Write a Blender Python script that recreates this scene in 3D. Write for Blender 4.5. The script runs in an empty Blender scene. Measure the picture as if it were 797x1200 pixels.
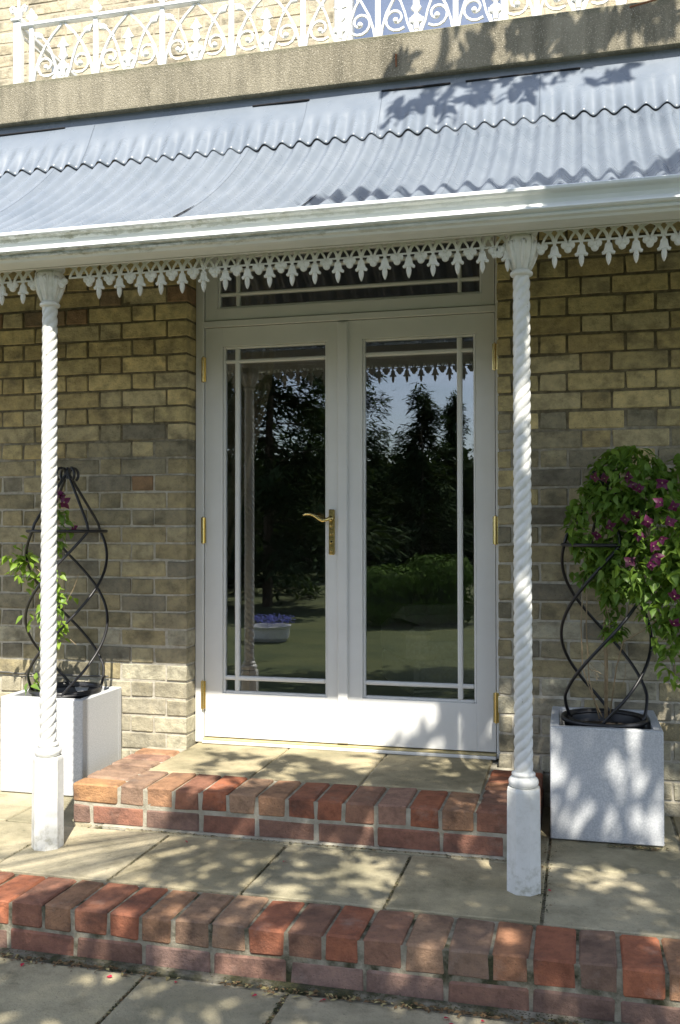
import bpy, math, random
from math import sin, cos, pi, sqrt, atan2, radians
from mathutils import Vector, Matrix, noise as mnoise
random.seed(7)
C = bpy.context.scene
COL = C.collection

# ------------------------------------------------------------------ camera
CAM = Vector((1.77132656, -4.32614022, 1.00562897))
YAW, PIT, ROLL, FPX = 0.247767156, 0.0174376, -0.00095586, 1115.431
fw = Vector((-sin(YAW)*cos(PIT), cos(YAW)*cos(PIT), sin(PIT)))
rt0 = Vector((cos(YAW), sin(YAW), 0)); up0 = rt0.cross(fw)
rt = rt0*cos(ROLL) + up0*sin(ROLL); up = up0*cos(ROLL) - rt0*sin(ROLL)
cd = bpy.data.cameras.new('camera'); cam = bpy.data.objects.new('camera', cd); COL.objects.link(cam)
m = Matrix((rt, up, -fw)).transposed().to_4x4(); m.translation = CAM; cam.matrix_world = m
cd.sensor_fit = 'VERTICAL'; cd.sensor_height = 36; cd.sensor_width = 24; cd.lens = 36*FPX/1200
cd.clip_start = 0.05; cd.clip_end = 2000
C.camera = cam

# ------------------------------------------------------------------ light
SUN = Vector((0.35, -1.0, 1.39)).normalized()          # towards the sun
EL = math.asin(SUN.z); ROT = atan2(SUN.x, SUN.y)
W = bpy.data.worlds.new('World'); C.world = W; W.use_nodes = True
nt = W.node_tree; nt.nodes.clear()
o_ = nt.nodes.new('ShaderNodeOutputWorld'); bg = nt.nodes.new('ShaderNodeBackground')
sk = nt.nodes.new('ShaderNodeTexSky'); sk.sky_type = 'NISHITA'; sk.sun_disc = False
sk.sun_elevation = EL; sk.sun_rotation = ROT
tc = nt.nodes.new('ShaderNodeTexCoord'); mp = nt.nodes.new('ShaderNodeMapping'); mp.inputs['Scale'].default_value = (1.6, 1.6, 5.0)
nz = nt.nodes.new('ShaderNodeTexNoise'); nz.inputs['Scale'].default_value = 1.5; nz.inputs['Detail'].default_value = 7; nz.inputs['Roughness'].default_value = .58
rp = nt.nodes.new('ShaderNodeValToRGB'); rp.color_ramp.elements[0].position = .42; rp.color_ramp.elements[1].position = .70
mx = nt.nodes.new('ShaderNodeMix'); mx.data_type = 'RGBA'; mx.inputs['B'].default_value = (8.2, 9.0, 11.2, 1)
L = nt.links.new
L(tc.outputs['Generated'], mp.inputs['Vector']); L(mp.outputs['Vector'], nz.inputs['Vector']); L(nz.outputs['Fac'], rp.inputs['Fac'])
L(rp.outputs['Color'], mx.inputs['Factor']); L(sk.outputs['Color'], mx.inputs['A']); L(mx.outputs['Result'], bg.inputs['Color'])
L(bg.outputs['Background'], o_.inputs['Surface'])
bg.inputs['Strength'].default_value = 0.098
sd = bpy.data.lights.new('sun', 'SUN'); sd.energy = 4.6; sd.angle = radians(.53); sd.color = (1, .94, .83)
so = bpy.data.objects.new('sun', sd); COL.objects.link(so); so.rotation_euler = SUN.to_track_quat('Z', 'Y').to_euler(); so.location = (3, -8, 12)
C.view_settings.view_transform = 'Standard'; C.view_settings.look = 'None'
C.view_settings.exposure = 1.06; C.view_settings.gamma = 1; C.view_settings.use_curve_mapping = False
C.render.engine = 'CYCLES'
C.cycles.max_bounces = 10; C.cycles.diffuse_bounces = 6; C.cycles.glossy_bounces = 4; C.cycles.transparent_max_bounces = 10

# ------------------------------------------------------------------ helpers
def px(P):                                              # pixel in the 797x1200 frame, only used to see which bricks show largest
    d = Vector(P) - CAM; z = d.dot(fw)
    return (398.5 + FPX*d.dot(rt)/z, 600 - FPX*d.dot(up)/z, z)

class MB:
    def __init__(s): s.v = []; s.f = []; s.c = []
    def add(s, v, f, c=None):
        n = len(s.v); s.v += [tuple(a) for a in v]; s.f += [tuple(i+n for i in q) for q in f]
        if c is not None: s.c += [c]*len(v)
        return s
    def box(s, x0, x1, y0, y1, z0, z1, c=0.0, j=0.0, col=None):
        v, f = cbox(x0, x1, y0, y1, z0, z1, c, j); return s.add(v, f, col)
    def tube(s, pts, r, n=8, cap=True, closed=False):
        pts = [Vector(p) for p in pts]; k = len(pts)
        rr = r if isinstance(r, (list, tuple)) else [r]*k
        v = []; f = []; prev = None
        for i, p in enumerate(pts):
            if closed: t = pts[(i+1) % k] - pts[i-1]
            else: t = pts[min(i+1, k-1)] - pts[max(i-1, 0)]
            t.normalize()
            if prev is None:
                a = t.orthogonal().normalized()
            else:
                a = (prev - t*prev.dot(t)).normalized()
            prev = a; b = t.cross(a)
            for q in range(n):
                an = 2*pi*q/n; v.append(p + (a*cos(an) + b*sin(an))*rr[i])
        for i in range(k if closed else k-1):
            for q in range(n):
                i2 = (i+1) % k
                f.append((i*n+q, i*n+(q+1) % n, i2*n+(q+1) % n, i2*n+q))
        if cap and not closed:
            f.append(tuple(range(n))[::-1]); f.append(tuple((k-1)*n+q for q in range(n)))
        return s.add(v, f)
    def lathe(s, prof, cx=0, cy=0, n=24, mod=None, cap=True):
        v = []; f = []; k = len(prof)
        for i, (r, z) in enumerate(prof):
            for q in range(n):
                an = 2*pi*q/n; r2 = r*(mod(an, z) if mod else 1)
                v.append((cx + r2*cos(an), cy + r2*sin(an), z))
        for i in range(k-1):
            for q in range(n):
                f.append((i*n+q, i*n+(q+1) % n, (i+1)*n+(q+1) % n, (i+1)*n+q))
        if cap:
            f.append(tuple(range(n))[::-1]); f.append(tuple((k-1)*n+q for q in range(n)))
        return s.add(v, f)
    def strip(s, pts, w, y0, t, rot=None):               # flat bar in the XZ plane, width w, from y0 to y0+t
        k = len(pts); v = []; f = []
        ww = w if isinstance(w, (list, tuple)) else [w]*k
        for i, (x, z) in enumerate(pts):
            a = pts[max(i-1, 0)]; b = pts[min(i+1, k-1)]
            dx, dz = b[0]-a[0], b[1]-a[1]; l = sqrt(dx*dx+dz*dz) or 1
            nx, nz_ = -dz/l*ww[i]/2, dx/l*ww[i]/2
            v += [(x+nx, y0, z+nz_), (x-nx, y0, z-nz_), (x-nx, y0+t, z-nz_), (x+nx, y0+t, z+nz_)]
        for i in range(k-1):
            a = i*4; b = a+4
            for q in range(4): f.append((a+q, a+(q+1) % 4, b+(q+1) % 4, b+q))
        f.append((3, 2, 1, 0)); e = (k-1)*4; f.append((e, e+1, e+2, e+3))
        return s.add(v, f)
    def plate(s, out, y0, t, dome=0.0):                  # outline in XZ extruded to thickness t, front raised by dome along the centre
        k = len(out); cx = sum(p[0] for p in out)/k; cz = sum(p[1] for p in out)/k
        v = [(x, y0, z) for x, z in out] + [(x, y0+t, z) for x, z in out] + [(cx + (x-cx)*.45, y0-dome, cz + (z-cz)*.6) for x, z in out]
        f = []
        for i in range(k):
            j = (i+1) % k
            f.append((i, i+k, j+k, j)); f.append((i, j, j+2*k, i+2*k))
        f.append(tuple(range(k, 2*k))); f.append(tuple(range(3*k-1, 2*k-1, -1)))
        return s.add(v, f)
    def mesh(s, name, mat, smooth=False):
        me = bpy.data.meshes.new(name); me.from_pydata(s.v, [], s.f); me.update()
        if mat is not None: me.materials.append(mat)
        if s.c:
            ca = me.color_attributes.new('tint', 'FLOAT_COLOR', 'POINT')
            ca.data.foreach_set('color', [x for c in s.c for x in (c[0], c[1], c[2], 1)])
        if smooth: me.polygons.foreach_set('use_smooth', [True]*len(me.polygons))
        return me

def cbox(x0, x1, y0, y1, z0, z1, c=0.0, j=0.0):
    """box with chamfered edges (44 triangles), corners jittered by j"""
    if c <= 0:
        v = [(x, y, z) for x in (x0, x1) for y in (y0, y1) for z in (z0, z1)]
        return v, [(0, 1, 3, 2), (4, 6, 7, 5), (0, 4, 5, 1), (2, 3, 7, 6), (0, 2, 6, 4), (1, 5, 7, 3)]
    v = []; idx = {}
    for ix in (0, 1):
        for iy in (0, 1):
            for iz in (0, 1):
                X, Y, Z = (x0, x1)[ix], (y0, y1)[iy], (z0, z1)[iz]
                sx, sy, sz = (1, -1)[ix], (1, -1)[iy], (1, -1)[iz]
                dx, dy, dz = (random.uniform(-j, j) for _ in range(3)); cc = c*random.uniform(.7, 1.4) if j else c
                for ax in range(3):
                    idx[ix, iy, iz, ax] = len(v)
                    v.append((X + dx + (0 if ax == 0 else sx*cc), Y + dy + (0 if ax == 1 else sy*cc), Z + dz + (0 if ax == 2 else sz*cc)))
    f = []
    I = lambda ix, iy, iz, ax: idx[ix, iy, iz, ax]
    f += [[I(0, 0, 0, 0), I(0, 0, 1, 0), I(0, 1, 1, 0), I(0, 1, 0, 0)], [I(1, 0, 0, 0), I(1, 1, 0, 0), I(1, 1, 1, 0), I(1, 0, 1, 0)],
          [I(0, 0, 0, 1), I(1, 0, 0, 1), I(1, 0, 1, 1), I(0, 0, 1, 1)], [I(0, 1, 0, 1), I(0, 1, 1, 1), I(1, 1, 1, 1), I(1, 1, 0, 1)],
          [I(0, 0, 0, 2), I(0, 1, 0, 2), I(1, 1, 0, 2), I(1, 0, 0, 2)], [I(0, 0, 1, 2), I(1, 0, 1, 2), I(1, 1, 1, 2), I(0, 1, 1, 2)]]
    for a in (0, 1):
        for b in (0, 1):
            f += [[I(a, b, 0, 0), I(a, b, 1, 0), I(a, b, 1, 1), I(a, b, 0, 1)], [I(a, 0, b, 0), I(a, 1, b, 0), I(a, 1, b, 2), I(a, 0, b, 2)],
                  [I(0, a, b, 1), I(1, a, b, 1), I(1, a, b, 2), I(0, a, b, 2)]]
            for c_ in (0, 1): f.append([I(a, b, c_, 0), I(a, b, c_, 1), I(a, b, c_, 2)])
    ctr = Vector(((x0+x1)/2, (y0+y1)/2, (z0+z1)/2)); out = []
    for q in f:
        p = [Vector(v[i]) for i in q]; n = (p[1]-p[0]).cross(p[2]-p[0]); ce = sum(p, Vector())/len(p)
        out.append(tuple(q if n.dot(ce-ctr) > 0 else q[::-1]))
    return v, out

def link(name, me, parent=None, loc=None):
    o = bpy.data.objects.new(name, me); COL.objects.link(o)
    if parent is not None: o.parent = parent
    if loc is not None: o.location = loc
    return o
def put(name, mb, mat, parent=None, smooth=False, loc=None):
    return link(name, mb.mesh(name, mat, smooth), parent, loc)
def tag(o, label=None, cat=None, group=None, kind=None):
    if label: o['label'] = label
    if cat: o['category'] = cat
    if group: o['group'] = group
    if kind: o['kind'] = kind
    return o
def thing(name, label, cat, loc=(0, 0, 0), rz=0, group=None):
    o = link(name, None, None, loc); o.rotation_euler = (0, 0, rz); o.empty_display_size = .1
    return tag(o, label, cat, group)
def local(mb, loc):                                      # shift world-built geometry into an object at loc
    mb.v = [(a-loc[0], b-loc[1], c-loc[2]) for a, b, c in mb.v]; return mb

# ------------------------------------------------------------------ materials
def ramp(N, fac, stops):
    r = N.nodes.new('ShaderNodeValToRGB'); e = r.color_ramp.elements
    while len(e) < len(stops): e.new(.5)
    for a, (p, c) in zip(e, stops): a.position = p; a.color = (*c, 1) if len(c) == 3 else c
    N.links.new(fac, r.inputs['Fac']); return r.outputs['Color']
def noise(N, pos, scale, detail=5, rough=.55, stretch=None):
    n = N.nodes.new('ShaderNodeTexNoise'); n.inputs['Scale'].default_value = scale; n.inputs['Detail'].default_value = detail; n.inputs['Roughness'].default_value = rough
    if stretch:
        k = N.nodes.new('ShaderNodeMapping'); k.inputs['Scale'].default_value = stretch; N.links.new(pos, k.inputs['Vector']); pos = k.outputs['Vector']
    N.links.new(pos, n.inputs['Vector']); return n.outputs['Fac']
def mix(N, fac, a, b, mode='MIX'):
    n = N.nodes.new('ShaderNodeMix'); n.data_type = 'RGBA'; n.blend_type = mode
    for s, v in (('Factor', fac), ('A', a), ('B', b)):
        if isinstance(v, (int, float)): n.inputs[s].default_value = v
        elif isinstance(v, tuple): n.inputs[s].default_value = (*v, 1)
        else: N.links.new(v, n.inputs[s])
    return n.outputs['Result']
def math_(N, op, a, b=0.0, cl=False):
    n = N.nodes.new('ShaderNodeMath'); n.operation = op; n.use_clamp = cl
    for i, v in enumerate((a, b)):
        if isinstance(v, (int, float)): n.inputs[i].default_value = v
        else: N.links.new(v, n.inputs[i])
    return n.outputs[0]
def new_mat(name):
    M = bpy.data.materials.new(name); M.use_nodes = True; N = M.node_tree; b = N.nodes['Principled BSDF']
    g = N.nodes.new('ShaderNodeNewGeometry'); return M, N, b, g.outputs['Position']
def bump(N, b, h, strength, dist):
    n = N.nodes.new('ShaderNodeBump'); n.inputs['Strength'].default_value = strength; n.inputs['Distance'].default_value = dist
    N.links.new(h, n.inputs['Height']); N.links.new(n.outputs['Normal'], b.inputs['Normal'])
def simple(name, c1, c2=None, scale=8, rough=.6, bs=0, bd=.002, bscale=60, metal=0, spec=.5, detail=5):
    M, N, b, P = new_mat(name)
    b.inputs['Roughness'].default_value = rough; b.inputs['Metallic'].default_value = metal; b.inputs['Specular IOR Level'].default_value = spec
    if c2:
        N.links.new(ramp(N, noise(N, P, scale, detail), [(.32, c1), (.68, c2)]), b.inputs['Base Color'])
    else: b.inputs['Base Color'].default_value = (*c1, 1)
    if bs: bump(N, b, noise(N, P, bscale, 4), bs, bd)
    return M
def brick_mat(name, attr=False, grime=(.10, .09, .065), red=False):
    M, N, b, P = new_mat(name); b.inputs['Roughness'].default_value = .9; b.inputs['Specular IOR Level'].default_value = .25
    if attr:
        a = N.nodes.new('ShaderNodeAttribute'); a.attribute_name = 'tint'; base = a.outputs['Color']
    else:
        a = N.nodes.new('ShaderNodeObjectInfo'); base = a.outputs['Color']
    v = ramp(N, noise(N, P, 19, 7, .7), [(.25, (.52, .52, .50)), (.5, (1, 1, 1)), (.75, (1.38, 1.34, 1.22))])
    c = mix(N, 1.0, base, v, 'MULTIPLY')
    st = ramp(N, noise(N, P, 7, 5, .6, (1, 1, 1.6)), [(.50, (0, 0, 0)), (.72, (.75, .75, .75))])
    c = mix(N, st, c, grime)
    sp = ramp(N, noise(N, P, 210, 2), [(.66, (0, 0, 0)), (.74, (.8, .8, .8))])
    c = mix(N, sp, c, (.045, .04, .035))
    if red:
        lm = ramp(N, noise(N, P, 9, 6, .65), [(.57, (0, 0, 0)), (.78, (.5, .5, .5))])
        c = mix(N, lm, c, (.36, .30, .25))
    N.links.new(c, b.inputs['Base Color'])
    h = math_(N, 'ADD', noise(N, P, 130, 4, .7), math_(N, 'MULTIPLY', noise(N, P, 24, 4), 1.6))
    bump(N, b, h, .8, .0055)
    return M
M_brick = brick_mat('stock_brick'); M_brick_a = brick_mat('stock_brick_joined', True)
M_red = brick_mat('red_brick', red=True, grime=(.085, .055, .045))

def mortar_mat():
    M, N, b, P = new_mat('lime_mortar'); b.inputs['Roughness'].default_value = .95
    s = N.nodes.new('ShaderNodeSeparateXYZ'); N.links.new(P, s.inputs[0])
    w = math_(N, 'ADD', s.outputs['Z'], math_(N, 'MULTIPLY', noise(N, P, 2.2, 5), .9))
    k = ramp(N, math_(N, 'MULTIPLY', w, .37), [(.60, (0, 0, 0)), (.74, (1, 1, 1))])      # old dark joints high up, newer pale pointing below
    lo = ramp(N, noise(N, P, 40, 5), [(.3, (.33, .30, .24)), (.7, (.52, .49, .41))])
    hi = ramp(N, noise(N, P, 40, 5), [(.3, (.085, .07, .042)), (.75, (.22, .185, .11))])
    N.links.new(mix(N, k, lo, hi), b.inputs['Base Color']); bump(N, b, noise(N, P, 150, 4, .7), .8, .004)
    return M
M_mortar = mortar_mat()
M_mortar2 = simple('step_mortar', (.26, .24, .18), (.44, .41, .33), 22, .95, .8, .004, 140)
def mossy(name, c1, c2, lo, hi):
    M, N, b, P = new_mat(name); b.inputs['Roughness'].default_value = .95
    base = ramp(N, noise(N, P, 30, 5), [(.3, c1), (.7, c2)])
    k = ramp(N, noise(N, P, 9, 6, .6), [(lo, (0, 0, 0)), (hi, (1, 1, 1))])
    ms = ramp(N, noise(N, P, 90, 3), [(.3, (.025, .03, .012)), (.7, (.075, .07, .03))])
    N.links.new(mix(N, k, base, ms), b.inputs['Base Color']); bump(N, b, noise(N, P, 120, 4, .7), .9, .005)
    return M
M_joint = mossy('mossy_joint', (.22, .20, .14), (.42, .38, .29), .47, .62)

M_fillet = mossy('mossy_fillet', (.14, .12, .085), (.33, .30, .23), .36, .56)
def stone_mat():
    M, N, b, P = new_mat('sandstone_slab'); b.inputs['Roughness'].default_value = .9; b.inputs['Specular IOR Level'].default_value = .25
    a = N.nodes.new('ShaderNodeObjectInfo')
    v = ramp(N, noise(N, P, 6.5, 9, .68), [(.25, (.48, .48, .43)), (.5, (.95, .95, .92)), (.72, (1.28, 1.24, 1.14))])
    c = mix(N, 1.0, a.outputs['Color'], v, 'MULTIPLY')
    g = ramp(N, noise(N, P, 2.3, 6, .6), [(.46, (0, 0, 0)), (.72, (.75, .75, .75))]); c = mix(N, g, c, (.17, .16, .10))
    dk = ramp(N, noise(N, P, 17, 6, .7), [(.60, (0, 0, 0)), (.75, (.7, .7, .7))]); c = mix(N, dk, c, (.14, .13, .085))
    sp = ramp(N, noise(N, P, 190, 3), [(.62, (0, 0, 0)), (.72, (.7, .7, .7))]); c = mix(N, sp, c, (.12, .11, .08))
    lc = ramp(N, noise(N, P, 55, 2), [(.74, (0, 0, 0)), (.80, (.5, .5, .5))]); c = mix(N, lc, c, (.50, .49, .42))
    N.links.new(c, b.inputs['Base Color'])
    bump(N, b, math_(N, 'ADD', noise(N, P, 11, 6, .65), math_(N, 'MULTIPLY', noise(N, P, 150, 3), .4)), .85, .009)
    return M
M_stone = stone_mat()
def concrete():
    M, N, b, P = new_mat('pebble_concrete'); b.inputs['Roughness'].default_value = .95
    c = ramp(N, noise(N, P, 2.2, 6, .6, (1, 1, .5)), [(.3, (.17, .15, .105)), (.55, (.29, .26, .19)), (.8, (.40, .36, .27))])
    st = ramp(N, noise(N, P, 13, 6, .65, (1, 1, .13)), [(.46, (0, 0, 0)), (.70, (.8, .8, .8))]); c = mix(N, st, c, (.11, .10, .07))
    p1 = ramp(N, noise(N, P, 210, 2), [(.60, (0, 0, 0)), (.68, (.85, .85, .85))]); c = mix(N, p1, c, (.55, .50, .40))
    p2 = ramp(N, noise(N, P, 170, 3), [(.63, (0, 0, 0)), (.70, (.8, .8, .8))]); c = mix(N, p2, c, (.10, .085, .055))
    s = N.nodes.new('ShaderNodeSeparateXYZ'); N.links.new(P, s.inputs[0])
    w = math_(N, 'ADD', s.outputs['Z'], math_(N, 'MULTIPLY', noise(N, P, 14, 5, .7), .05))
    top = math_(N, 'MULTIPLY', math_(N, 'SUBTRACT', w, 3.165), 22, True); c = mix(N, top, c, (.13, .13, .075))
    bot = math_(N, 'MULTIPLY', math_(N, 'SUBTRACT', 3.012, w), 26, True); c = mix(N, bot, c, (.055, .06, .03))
    N.links.new(c, b.inputs['Base Color']); bump(N, b, noise(N, P, 140, 3, .7), 1, .006)
    return M
M_conc = concrete()
M_white = simple('white_gloss_paint', (.70, .70, .68), (.76, .76, .74), 4, .42, .12, .001, 30)
M_iron = simple('white_iron_paint', (.66, .655, .60), (.76, .755, .70), 14, .5, .35, .0012, 70)
def ironpaint():
    M, N, b, P = new_mat('weathered_white_iron_paint'); b.inputs['Roughness'].default_value = .48
    c = ramp(N, noise(N, P, 14, 5), [(.32, (.68, .68, .64)), (.68, (.76, .76, .73))])
    s_ = N.nodes.new('ShaderNodeSeparateXYZ'); N.links.new(P, s_.inputs[0])
    low_ = math_(N, 'MULTIPLY', math_(N, 'SUBTRACT', -.06, s_.outputs['Z']), 6, True)
    k = math_(N, 'MULTIPLY', math_(N, 'ADD', low_, .25), ramp(N, noise(N, P, 32, 6, .7), [(.48, (0, 0, 0)), (.70, (1, 1, 1))]), True)
    c = mix(N, k, c, (.36, .35, .27))
    ch = ramp(N, noise(N, P, 70, 3, .6), [(.70, (0, 0, 0)), (.73, (.8, .8, .8))]); c = mix(N, ch, c, (.40, .36, .30))
    N.links.new(c, b.inputs['Base Color']); bump(N, b, noise(N, P, 60, 5, .6), .4, .0016); return M
M_iron = ironpaint()
M_rail = simple('railing_paint', (.80, .81, .80), (.86, .86, .85), 14, .5, .2, .001, 70)
M_zinc = None
def roofpaint():
    M, N, b, P = new_mat('blue_grey_roof_paint'); b.inputs['Specular IOR Level'].default_value = .5
    c = ramp(N, noise(N, P, 5, 6, .6), [(.3, (.15, .178, .215)), (.7, (.20, .228, .265))])
    d = ramp(N, noise(N, P, 22, 5, .6, (1, .3, .3)), [(.62, (0, 0, 0)), (.80, (.35, .35, .35))]); c = mix(N, d, c, (.16, .19, .25))
    N.links.new(c, b.inputs['Base Color'])
    N.links.new(ramp(N, noise(N, P, 9, 4), [(.3, (.22, .22, .22)), (.7, (.36, .36, .36))]), b.inputs['Roughness'])
    bump(N, b, math_(N, 'ADD', noise(N, P, 9, 4), math_(N, 'MULTIPLY', noise(N, P, 70, 3), .06)), .16, .005)
    return M
M_roof = roofpaint()
def gutterpaint():
    M, N, b, P = new_mat('mossy_gutter_paint'); b.inputs['Roughness'].default_value = .4
    s = N.nodes.new('ShaderNodeSeparateXYZ'); N.links.new(P, s.inputs[0]); Z = s.outputs['Z']
    n = math_(N, 'MULTIPLY', math_(N, 'SUBTRACT', noise(N, P, 34, 6, .7, (.45, 1, 1)), .5), .05)
    def band(z0, w):
        return math_(N, 'SUBTRACT', 1.0, math_(N, 'DIVIDE', math_(N, 'ABSOLUTE', math_(N, 'SUBTRACT', math_(N, 'ADD', Z, n), z0)), w), True)
    k = math_(N, 'MAXIMUM', band(2.054, .009), band(1.996, .009))
    k = math_(N, 'MULTIPLY', k, 1.7, True)
    fade = math_(N, 'MULTIPLY', math_(N, 'SUBTRACT', 1.75, s.outputs['X']), .8, True)        # less algae towards the right end
    blot = ramp(N, noise(N, P, 25, 6, .7), [(.22, (0, 0, 0)), (.72, (.85, .85, .85))])
    k = math_(N, 'MULTIPLY', math_(N, 'MULTIPLY', k, fade), blot)
    ms = ramp(N, noise(N, P, 120, 3), [(.3, (.07, .078, .025)), (.7, (.20, .195, .09))])
    base = ramp(N, noise(N, P, 6, 5), [(.3, (.66, .70, .70)), (.7, (.76, .78, .76))])
    N.links.new(mix(N, k, base, ms), b.inputs['Base Color']); bump(N, b, k, .3, .002)
    return M
M_gutter = gutterpaint()
M_planter = simple('speckled_grey_terrazzo', (.40, .42, .435), (.585, .595, .605), 190, .8, .3, .001, 240, detail=3)
M_black = simple('black_metal', (.012, .012, .014), (.022, .022, .024), 30, .38)
M_blackpl = simple('black_plastic', (.014, .014, .016), (.03, .03, .032), 20, .35)
M_soil = simple('potting_soil', (.02, .015, .01), (.06, .045, .03), 60, .95, 1, .01, 90)
M_brass = simple('polished_brass', (.80, .62, .24), (.88, .72, .34), 20, .24, metal=1)
M_brassd = simple('tarnished_brass', (.30, .22, .08), (.55, .42, .16), 90, .3, .3, .001, 120, metal=1)
M_dark = simple('dark_gap', (.012, .012, .014), None, rough=.9)
M_rust = simple('rusty_iron', (.16, .06, .025), (.28, .12, .05), 80, .85)
M_wood = simple('oak_threshold', (.45, .37, .18), (.55, .47, .26), 40, .6)
def glass(name, k, tint=(1, 1, 1)):
    M = bpy.data.materials.new(name); M.use_nodes = True; N = M.node_tree; N.nodes.clear()
    o = N.nodes.new('ShaderNodeOutputMaterial'); t = N.nodes.new('ShaderNodeBsdfTransparent'); t.inputs['Color'].default_value = (*tint, 1)
    g = N.nodes.new('ShaderNodeBsdfGlossy'); g.inputs['Roughness'].default_value = 0.0; g.inputs['Color'].default_value = (.95, .97, 1, 1)
    ge = N.nodes.new('ShaderNodeNewGeometry'); bp = N.nodes.new('ShaderNodeBump'); bp.inputs['Strength'].default_value = .25; bp.inputs['Distance'].default_value = .0012
    N.links.new(noise(N, ge.outputs['Position'], 2.6, 2), bp.inputs['Height']); N.links.new(bp.outputs['Normal'], g.inputs['Normal'])
    f = N.nodes.new('ShaderNodeFresnel'); f.inputs['IOR'].default_value = 1.5
    x = N.nodes.new('ShaderNodeMixShader'); N.links.new(math_(N, 'MULTIPLY', f.outputs[0], k, True), x.inputs[0])
    N.links.new(t.outputs[0], x.inputs[1]); N.links.new(g.outputs[0], x.inputs[2]); N.links.new(x.outputs[0], o.inputs[0])
    return M
M_glass = glass('double_glazing', 3.5, (.90, .91, .90)); M_glass_up = glass('upstairs_glass', 9, (.4, .42, .45))
def leafmat(name, c1, c2, trans=.35, rough=.45, scale=14):
    M, N, b, P = new_mat(name); b.inputs['Roughness'].default_value = rough; b.inputs['Specular IOR Level'].default_value = .4 if rough < .6 else .05
    a = N.nodes.new('ShaderNodeObjectInfo')
    c = ramp(N, noise(N, P, scale, 4), [(.3, c1), (.7, c2)])
    N.links.new(c, b.inputs['Base Color'])
    t = N.nodes.new('ShaderNodeBsdfTranslucent'); N.links.new(mix(N, 1, c, (1.5, 1.5, .7), 'MULTIPLY'), t.inputs['Color'])
    x = N.nodes.new('ShaderNodeMixShader'); x.inputs[0].default_value = trans
    o = N.nodes['Material Output']; N.links.new(b.outputs[0], x.inputs[1]); N.links.new(t.outputs[0], x.inputs[2]); N.links.new(x.outputs[0], o.inputs[0])
    return M
M_leaf = leafmat('clematis_leaf', (.09, .175, .028), (.20, .32, .06))
M_leaf_sunlit = leafmat('sunlit_clematis_leaf', (.15, .26, .03), (.26, .38, .06))  # lighter green stands in for leaves caught by the sun
M_petal = leafmat('magenta_petal', (.085, .007, .045), (.15, .016, .085), .3, .5, 60)
M_petal_shaded = leafmat('shaded_magenta_petal', (.045, .004, .022), (.10, .009, .048), .25, .5, 60)  # same magenta darkened, shade put into the petal colour
M_cream = simple('cream_stamens', (.30, .26, .14))
M_stem = simple('woody_stem', (.22, .16, .09), (.40, .31, .19), 30, .8, .4, .002, 80)
M_bark = simple('tree_bark', (.06, .045, .03), (.13, .10, .07), 12, .9, .8, .02, 20)
M_needle = leafmat('conifer_needles', (.020, .040, .018), (.055, .085, .034), .15, .9, 3)
M_broad = leafmat('broad_leaf', (.04, .08, .02), (.09, .15, .03), .25, .5, 5)
M_box = leafmat('clipped_box_leaf', (.05, .10, .02), (.10, .16, .035), .06, .95, 9)
M_lawn = simple('lawn_grass', (.045, .068, .015), (.105, .120, .032), 1.6, .95, 1, .03, 60)
M_room = simple('room_plaster', (.30, .27, .22), (.38, .34, .29), 2, .9)
M_carpet = simple('room_carpet', (.16, .12, .08), (.22, .17, .12), 40, .95)
M_fabric = simple('beige_upholstery', (.58, .53, .40), (.70, .65, .52), 50, .9, .3, .002, 200)
M_fabric2 = simple('brown_braid', (.10, .08, .06), (.17, .14, .10), 60, .9)
M_curt = simple('tan_curtain', (.34, .26, .17), (.46, .36, .25), 12, .85)
M_blue = simple('blue_flowers', (.05, .07, .30), (.14, .16, .50), 60, .7)
M_litter = [simple('litter_brown', (.10, .06, .03), (.22, .14, .06), 60, .9), simple('litter_moss', (.03, .035, .012), (.09, .085, .03), 60, .95), simple('litter_straw', (.30, .25, .10), (.45, .38, .18), 60, .9)]

# ------------------------------------------------------------------ ground
g = MB(); g.box(-60, 60, -80, -3.05, -1.2, -.352)
tag(put('lawn', g, M_lawn), kind='structure')
g = MB(); g.box(-14, 14, -3.05, .3, -1.2, -.362)
tag(put('ground', g, M_joint), kind='structure')

STONES = [(.39, .345, .235), (.42, .375, .265), (.35, .315, .22), (.40, .345, .23), (.44, .39, .28)]
def slab(parent, x0, x1, y0, y1, z0, z1, tone=None):
    b = MB(); g_ = .0048
    cx, cy = (x0+x1)/2, (y0+y1)/2
    b.box(x0-cx+g_, x1-cx-g_, y0-cy+g_, y1-cy-g_, z0-z1, 0, .004, .0025)
    o = put('slab', b, M_stone, parent, loc=(cx, cy, z1))
    t = tone or random.choice(STONES); k = random.uniform(.93, 1.06); o.color = (t[0]*k, t[1]*k, t[2]*k, 1)
    o.rotation_euler = (random.uniform(-.003, .003), random.uniform(-.003, .003), random.uniform(-.004, .004)); return o

path = tag(link('path', None), kind='structure')
bed = MB(); bed.box(-2.6, 4.4, -3.04, -1.60, -.5, -.353); put('joint_bed', bed, M_joint, path)
for r, (ya, yb) in enumerate(((-2.33, -1.655), (-3.03, -2.33))):
    xs = [-2.6, -1.95, -1.3, -.62, -.02, .485, .935, 1.62, 2.35, 3.0, 3.7, 4.4] if r == 0 else [-2.6, -1.7, -1.0, -.3, .3, .8, 1.4, 2.0, 2.7, 3.4, 4.4]
    for a, b_ in zip(xs, xs[1:]): slab(path, a, b_, ya, yb, -.40, -.345)

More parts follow.
